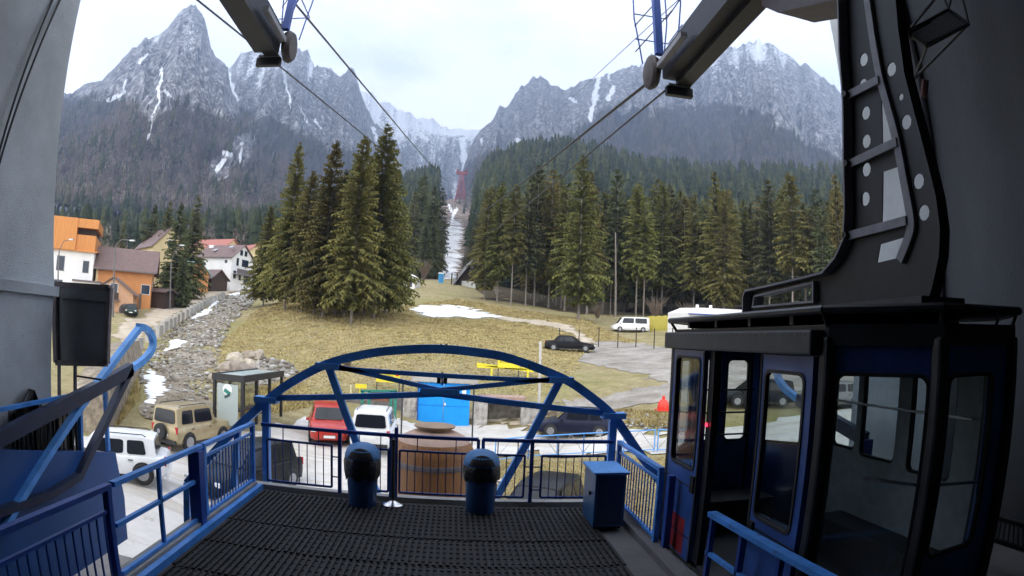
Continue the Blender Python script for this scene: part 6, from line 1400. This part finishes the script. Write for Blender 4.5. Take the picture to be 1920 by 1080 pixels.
# meadow fence posts with wires, yellow fence
fpx = [(1050,648,60),(1087,656,60),(1124,640,63),(1160,641,63),(1194,641,63),(1228,647,61),(1262,650,60)]
fps = [gp(x, D) for x, y, D in fpx]
mf = thing('wire_fence', fps[3], 'wire fence on thin brown posts behind the black saloon', 'fence')
for p in fps: MB().bar(p-Vector((0,0,.2)), p+Vector((0,0,2.1)), .09, .09).build('post', M['woodd'], mf)
for k in (.7,1.4,2.0):
    for a, b_ in zip(fps, fps[1:]): MB().tube([a+Vector((0,0,k)), b_+Vector((0,0,k))], .012, 4).build('wire', M['dkgrey'], mf)
ya, yb_ = gp(1214, 84), gp(1262, 84); yf = thing('board_fence', ya, 'yellowish reed fence between the minibus and the white building', 'fence')
for i in range(12): f0, f1 = i/12, (i+.93)/12; a, b_ = ya.lerp(yb_, f0), ya.lerp(yb_, f1); MB().bar((a+b_)/2+Vector((0,0,-.2)), (a+b_)/2+Vector((0,0,1.95+.05*(i % 3))), .42, .05, (0,1,0)).build('reed_panel', mat('reed', (.55,.48,.10), .8, var=.3, scale=4, stretch=(5,5,.5)), yf)
# street lamps
def lamp(px, D, ytop, armx, army, label):
    b_ = gp(px, D); top = atD(px+ (4 if px < 300 else 3), ytop, D); t = thing('street_lamp', b_, label, 'street lamp', 0, 'bent arm street lamps')
    MB().tube([b_-Vector((0,0,.3)), top], .14, 8, r2=.09).build('pole', M['concd'], t)
    e = atD(armx, army, D-1); m_ = (top+e)/2 + Vector((-.3,0,.5)); MB().tube([top, m_, e], .055, 6).build('arm', M['concd'], t); MB().box(e+Vector((.2,0,0)), (.8,.3,.16)).build('lamp_head', M['alu'], t)
    return t
lamp(212, 78, 462, 246, 451, 'tall concrete street lamp in front of the peach house, arm bent right')
lamp(318, 92, 492, 340, 460, 'slender street lamp left of the village spruces beside the plank fence')
lamp(107, 84, 470, 132, 449, 'street lamp half hidden by the pillar in front of the white mansard house')
# power line poles by lamp
# plank fence along the road
fa, fb_ = gp(258, 90), gp(372, 132); pfz = thing('plank_fence', fa, 'old grey brown plank fence along the village road behind the lamps', 'fence')
for i in range(26):
    f = i/26; a = fa.lerp(fb_, f); b_ = fa.lerp(fb_, (i+.9)/26); a.z = h1(a.x,a.y); b_.z = h1(b_.x,b_.y); hh = 2.2+.3*((i*7) % 3); MB().add([a, b_, b_+Vector((0,0,hh)), a+Vector((0,0,hh)), a+Vector((0,.15,0)), b_+Vector((0,.15,0)), b_+Vector((0,.15,hh)), a+Vector((0,.15,hh))], [(0,1,2,3),(7,6,5,4),(3,2,6,7),(0,3,7,4),(1,5,6,2)]).build('plank', M['woodd'] if i % 3 else mat('grey_planks', (.18,.15,.13), .9, var=.3), pfz)
house('shed', 'dark open woodshed with a flat brown roof right of the orange house', 298, 94, 3.6, 3, 2.3, .4, M['woodd'], M['roofb'], R(-4), cat='shed', dz=0)
# concrete barrier blocks along the river side of the road
line = [hit(*v) for v in ((246,664),(270,648),(292,634),(312,618),(334,604),(352,594),(370,583),(388,573),(404,565),(420,558))]
acc = 0; nblk = 0
for a, b_ in zip(line, line[1:]):
    d = b_-a; L_ = d.length; k = max(1, int(L_/2.6))
    for j in range(k):
        c = a.lerp(b_, (j+.5)/k); c.z = h1(c.x, c.y)
        tag(MB().box(c+Vector((0,0,.35)), (min(2.2, L_/k-.25), .6, 1.5), rz=math.atan2(d.y, d.x)).build('concrete_block', M['conc']), 'grey concrete block in the row between village road and river bed', 'concrete block', 'concrete blocks along the road'); nblk += 1
# road retaining wall (rubble face) left of the snow drift
ra = [hit(*v) for v in ((206,818),(222,790),(240,752),(258,712),(268,684))]
mb = MB(); vs = []
for i, p in enumerate(ra):
    hgt_ = 1.2+.9*math.sin(i/4*math.pi)+.5; vs += [(p.x, p.y, p.z-.3), (p.x-.15, p.y+.05, p.z+hgt_*.5), (p.x-.5, p.y+.1, p.z+hgt_), (p.x-2.2, p.y+.1, p.z+hgt_*.9), (p.x-2.4, p.y, p.z-.3)]
mb.add(vs, [(i*5+k, i*5+k+1, (i+1)*5+k+1, (i+1)*5+k) for i in range(len(ra)-1) for k in range(4)] + [(0,1,2,3,4), (20,21,22,23,24)])
tag(mb.build('retaining_wall', M['rubble'], origin=ra[0]), 'rough rubble retaining wall below the road, left of the snow drift', 'wall')
# boulders and rocks
def rockmesh(r, seed):
    rs = np.random.RandomState(seed); bm = bmesh.new(); bmesh.ops.create_icosphere(bm, subdivisions=2, radius=1)
    cuts = [(Vector(rs.randn(3)).normalized(), rs.uniform(.55,.85)) for _ in range(9)]
    for v in bm.verts:
        for nrm, dd in cuts:
            e = v.co.dot(nrm) - dd
            if e > 0: v.co -= nrm*e
        v.co *= r
    me = bpy.data.meshes.new('rock'); bm.to_mesh(me); bm.free(); return me
RM = [rockmesh(1, i) for i in range(6)]
for i, me in enumerate(RM): me.materials.append(M['bould'])
bl = [((432,700),1.0,'large tan boulder at the left end of the rock heap'),((452,706),1.25,'biggest flat boulder low in the rock heap'),((445,684),.95,'squarish boulder at the back left of the rock heap'),((470,690),.75,'pale boulder in the middle of the rock heap'),((482,672),.8,'light grey boulder on top of the rock heap'),((468,672),.65,'small pale boulder behind the rock heap'),((492,700),.5,'small boulder at the right of the rock heap'),((418,708),.55,'little boulder left of the tan one'),((405,716),.6,'flat slab boulder lying in the river bed')]
for i, (q_, r_, l) in enumerate(bl):
    p = hit(*q_); o = bpy.data.objects.new('boulder', RM[i % 6]); col.objects.link(o); o.location = (p.x, p.y, p.z+r_*.35); o.scale = (r_*1.2, r_, r_*.75); o.rotation_euler = (0,0,i*1.3); tag(o, l, 'boulder', 'boulders of the rock heap')
def in_poly(x, y, poly):
    c = False; n = len(poly)
    for i in range(n):
        x1, y1 = poly[i].x, poly[i].y; x2, y2 = poly[(i+1) % n].x, poly[(i+1) % n].y
        if (y1 > y) != (y2 > y) and x < (x2-x1)*(y-y1)/(y2-y1)+x1: c = not c
    return c
SNX = [hp((272,684),(268,712),(261,756),(292,763),(322,737),(302,700),(287,692)), hp((345,608),(368,597),(392,590),(412,566),(404,564),(384,580),(362,592)), hp((308,660),(345,652),(352,640),(330,633),(312,642))]
def rocks(name, poly, n, r0, r1, label, m, seed=3):
    rs = np.random.RandomState(seed); base = []
    for s_ in range(5):
        bm = bmesh.new(); bmesh.ops.create_icosphere(bm, subdivisions=1, radius=1)
        for v in bm.verts: v.co *= rs.uniform(.65, 1.1)
        bm.verts.ensure_lookup_table(); base.append((np.array([v.co[:] for v in bm.verts]), np.array([[v.index for v in f.verts] for f in bm.faces]))); bm.free()
    xs = [p.x for p in poly]; ys = [p.y for p in poly]; P = []
    while len(P) < n:
        x, y = rs.uniform(min(xs), max(xs)), rs.uniform(min(ys), max(ys))
        if in_poly(x, y, poly) and not any(in_poly(x, y, e) for e in SNX): P.append((x, y))
    P = np.array(P); Z = H(P[:,0], P[:,1]); Vs, Fs, Tn = [], [], []; b0 = 0
    for i in range(n):
        v, f = base[i % 5]; D = math.hypot(*P[i]); r = (r0+(r1-r0)*rs.rand()**4)*(.6+D/90); a = rs.rand()*6.28; c, s = math.cos(a), math.sin(a)
        vv = v*[r*rs.uniform(.8,1.4), r, r*rs.uniform(.5,.8)]; vv = np.stack([vv[:,0]*c-vv[:,1]*s, vv[:,0]*s+vv[:,1]*c, vv[:,2]], -1) + [P[i,0], P[i,1], Z[i]+r*.2+.04]
        Vs.append(vv); Fs.append(f+b0); b0 += len(v); Tn.append(np.full(len(v), rs.rand()))
    o = npmesh(name, np.concatenate(Vs), np.concatenate(Fs), m, attrs=dict(tint=np.concatenate(Tn))); return tag(o, label, kind='stuff')
m, t_, b_, co = newmat('river_stones'); at = t_.nodes.new('ShaderNodeAttribute'); at.attribute_name = 'tint'
c = ramp(t_, at.outputs['Fac'], [(0, (.13,.105,.08)), (.35, (.25,.225,.19)), (.7, (.38,.365,.335)), (1, (.55,.54,.52))]); n_2 = ramp(t_, noise(t_, co, 3, 5), [(.3, (.65,.65,.65)), (.7, (1.1,1.1,1.1))]); mm_ = t_.nodes.new('ShaderNodeMix'); mm_.data_type = 'RGBA'; mm_.blend_type = 'MULTIPLY'; mm_.inputs[0].default_value = 1; t_.links.new(c, mm_.inputs[6]); t_.links.new(n_2, mm_.inputs[7]); t_.links.new(mm_.outputs[2], b_.inputs['Base Color']); M['stones'] = m
rocks('river_stones', bed, 5200, .04, .22, 'grey and white river stones filling the bed', M['stones'])
rocks('loose_stones', hp((1160,775),(1290,790),(1290,815),(1150,800)), 260, .05, .2, 'stones along the gravel bank', M['stones'], 4)
rocks('rubble_stones', hp((490,672),(545,682),(556,700),(520,722),(470,724),(470,700)), 500, .1, .35, 'pale rubble beside the boulders', M['stones'], 5)
# dry grass tufts near the station
EXCL = [hp((764,577),(800,570),(860,574),(905,581),(952,597),(935,601),(880,598),(830,597),(790,596),(776,588)), hp((925,592),(948,594),(1010,600),(1075,612),(1115,640),(1098,655),(1075,628),(1020,612),(960,604),(930,600)), hp((1020,752),(1090,690),(1082,676),(1096,664),(1118,640),(1240,640),(1262,760),(1150,772))]
def grass(name, poly, n, hgt, m, seed=1, wd=.02):
    rs = np.random.RandomState(seed); xs = [p.x for p in poly]; ys = [p.y for p in poly]; P = []
    while len(P) < n:
        x, y = rs.uniform(min(xs), max(xs)), rs.uniform(min(ys), max(ys))
        if in_poly(x, y, poly) and not any(in_poly(x, y, e) for e in EXCL): P.append((x, y))
    P = np.array(P); Z = H(P[:,0], P[:,1]); a = rs.rand(n)*6.28; D = np.hypot(P[:,0], P[:,1]); w_ = wd*(.5+D/22); h_ = hgt*rs.uniform(.4, 1.2, n)*(.6+D/60)
    b0 = np.stack([P[:,0]-np.cos(a)*w_, P[:,1]-np.sin(a)*w_, Z], -1); b1 = np.stack([P[:,0]+np.cos(a)*w_, P[:,1]+np.sin(a)*w_, Z], -1)
    tp_ = np.stack([P[:,0]+rs.randn(n)*h_*.45, P[:,1]+rs.randn(n)*h_*.45, Z+h_], -1); V = np.stack([b0, b1, tp_], 1).reshape(-1, 3); F = np.arange(3*n).reshape(-1, 3)
    return tag(npmesh(name, V, F, m), kind='stuff')
m, t_, b_, co = newmat('dry_grass_blades'); c = ramp(t_, noise(t_, co, .7, 7, .75), [(.3, (.15,.12,.05)), (.45, (.34,.27,.12)), (.6, (.50,.41,.20)), (.75, (.27,.27,.09))]); t_.links.new(c, b_.inputs['Base Color']); M['grass'] = m
grass('dry_grass', [Vector((1.3,11.5,0)),Vector((1.3,19.5,0))]+hp((940,868),(1000,862),(1080,866),(1190,860),(1250,856))+[Vector((14,17,0)),Vector((12,11,0))], 30000, .10, M['grass'], 1, .012)
grass('dry_grass', hp((412,640),(470,590),(560,560),(700,575),(860,560),(1100,600),(1200,640),(1090,690),(1020,745),(900,748),(760,740),(640,752),(560,735),(560,690),(500,668),(412,690)), 60000, .075, M['grass'], 2, .03)
grass('dry_grass', hp((400,735),(500,728),(560,708),(590,760),(520,775),(405,795)), 7000, .25, M['grass'], 3)
grass('dry_grass', hp((120,800),(200,745),(255,700),(262,745),(206,815)), 9000, .25, M['grass'], 4)
grass('dry_grass', hp((1150,768),(1290,785),(1290,808),(1150,795)), 4000, .2, M['grass'], 5)
# round brown kiosk
kx = atY(813, 880, 12.6).x; kz = h1(kx, 12.6); kk = thing('round_kiosk', (kx, 12.6, kz), 'tall round brown wooden kiosk with domed top and flat disc cap beyond the railing', 'kiosk')
zz = lambda py: atY(813, py, 12.6).z - kz
zc = zz(796)
MB().lathe([(.84,0),(.86,.6),(.86,zz(850)),(.83,zz(838)),(.76,zz(826))], n=28).build('barrel', M['wood'], kk, world=False, smooth=40)
MB().lathe([(.76,zz(826)),(.66,zz(817)),(.46,zz(808)),(.36,zz(806))], n=28).build('dome', mat('pinkish_wood', (.42,.28,.21), .6, var=.2, scale=3), kk, world=False, smooth=40)
MB().lathe([(.34,zz(812)),(.36,zz(803)),(.43,zz(800)),(.44,zz(797)),(.0001,zc+.0)], n=28).build('disc_cap', mat('beige_cap', (.30,.20,.12), .5, var=.2, scale=3), kk, world=False, smooth=40)
MB().lathe([(.865,zz(870)),(.875,zz(867)),(.875,zz(862)),(.865,zz(860))], n=28).build('hoop', M['brownm'], kk, world=False)
# ================================================================== HAZE
hz = MB().bx(-3400, 3400, -60, 5200, -60, 2600).build('haze', bpy.data.materials.new('haze_air'), origin=(0,0,-60)); m = hz.data.materials[0]; m.use_nodes = True; t_ = m.node_tree; t_.nodes.clear()
o_ = t_.nodes.new('ShaderNodeOutputMaterial'); v = t_.nodes.new('ShaderNodeVolumePrincipled'); v.inputs['Density'].default_value = HAZE; v.inputs['Color'].default_value = (.50,.66,1,1); v.inputs['Anisotropy'].default_value = .2
t_.links.new(v.outputs[0], o_.inputs['Volume']); tag(hz, kind='stuff');
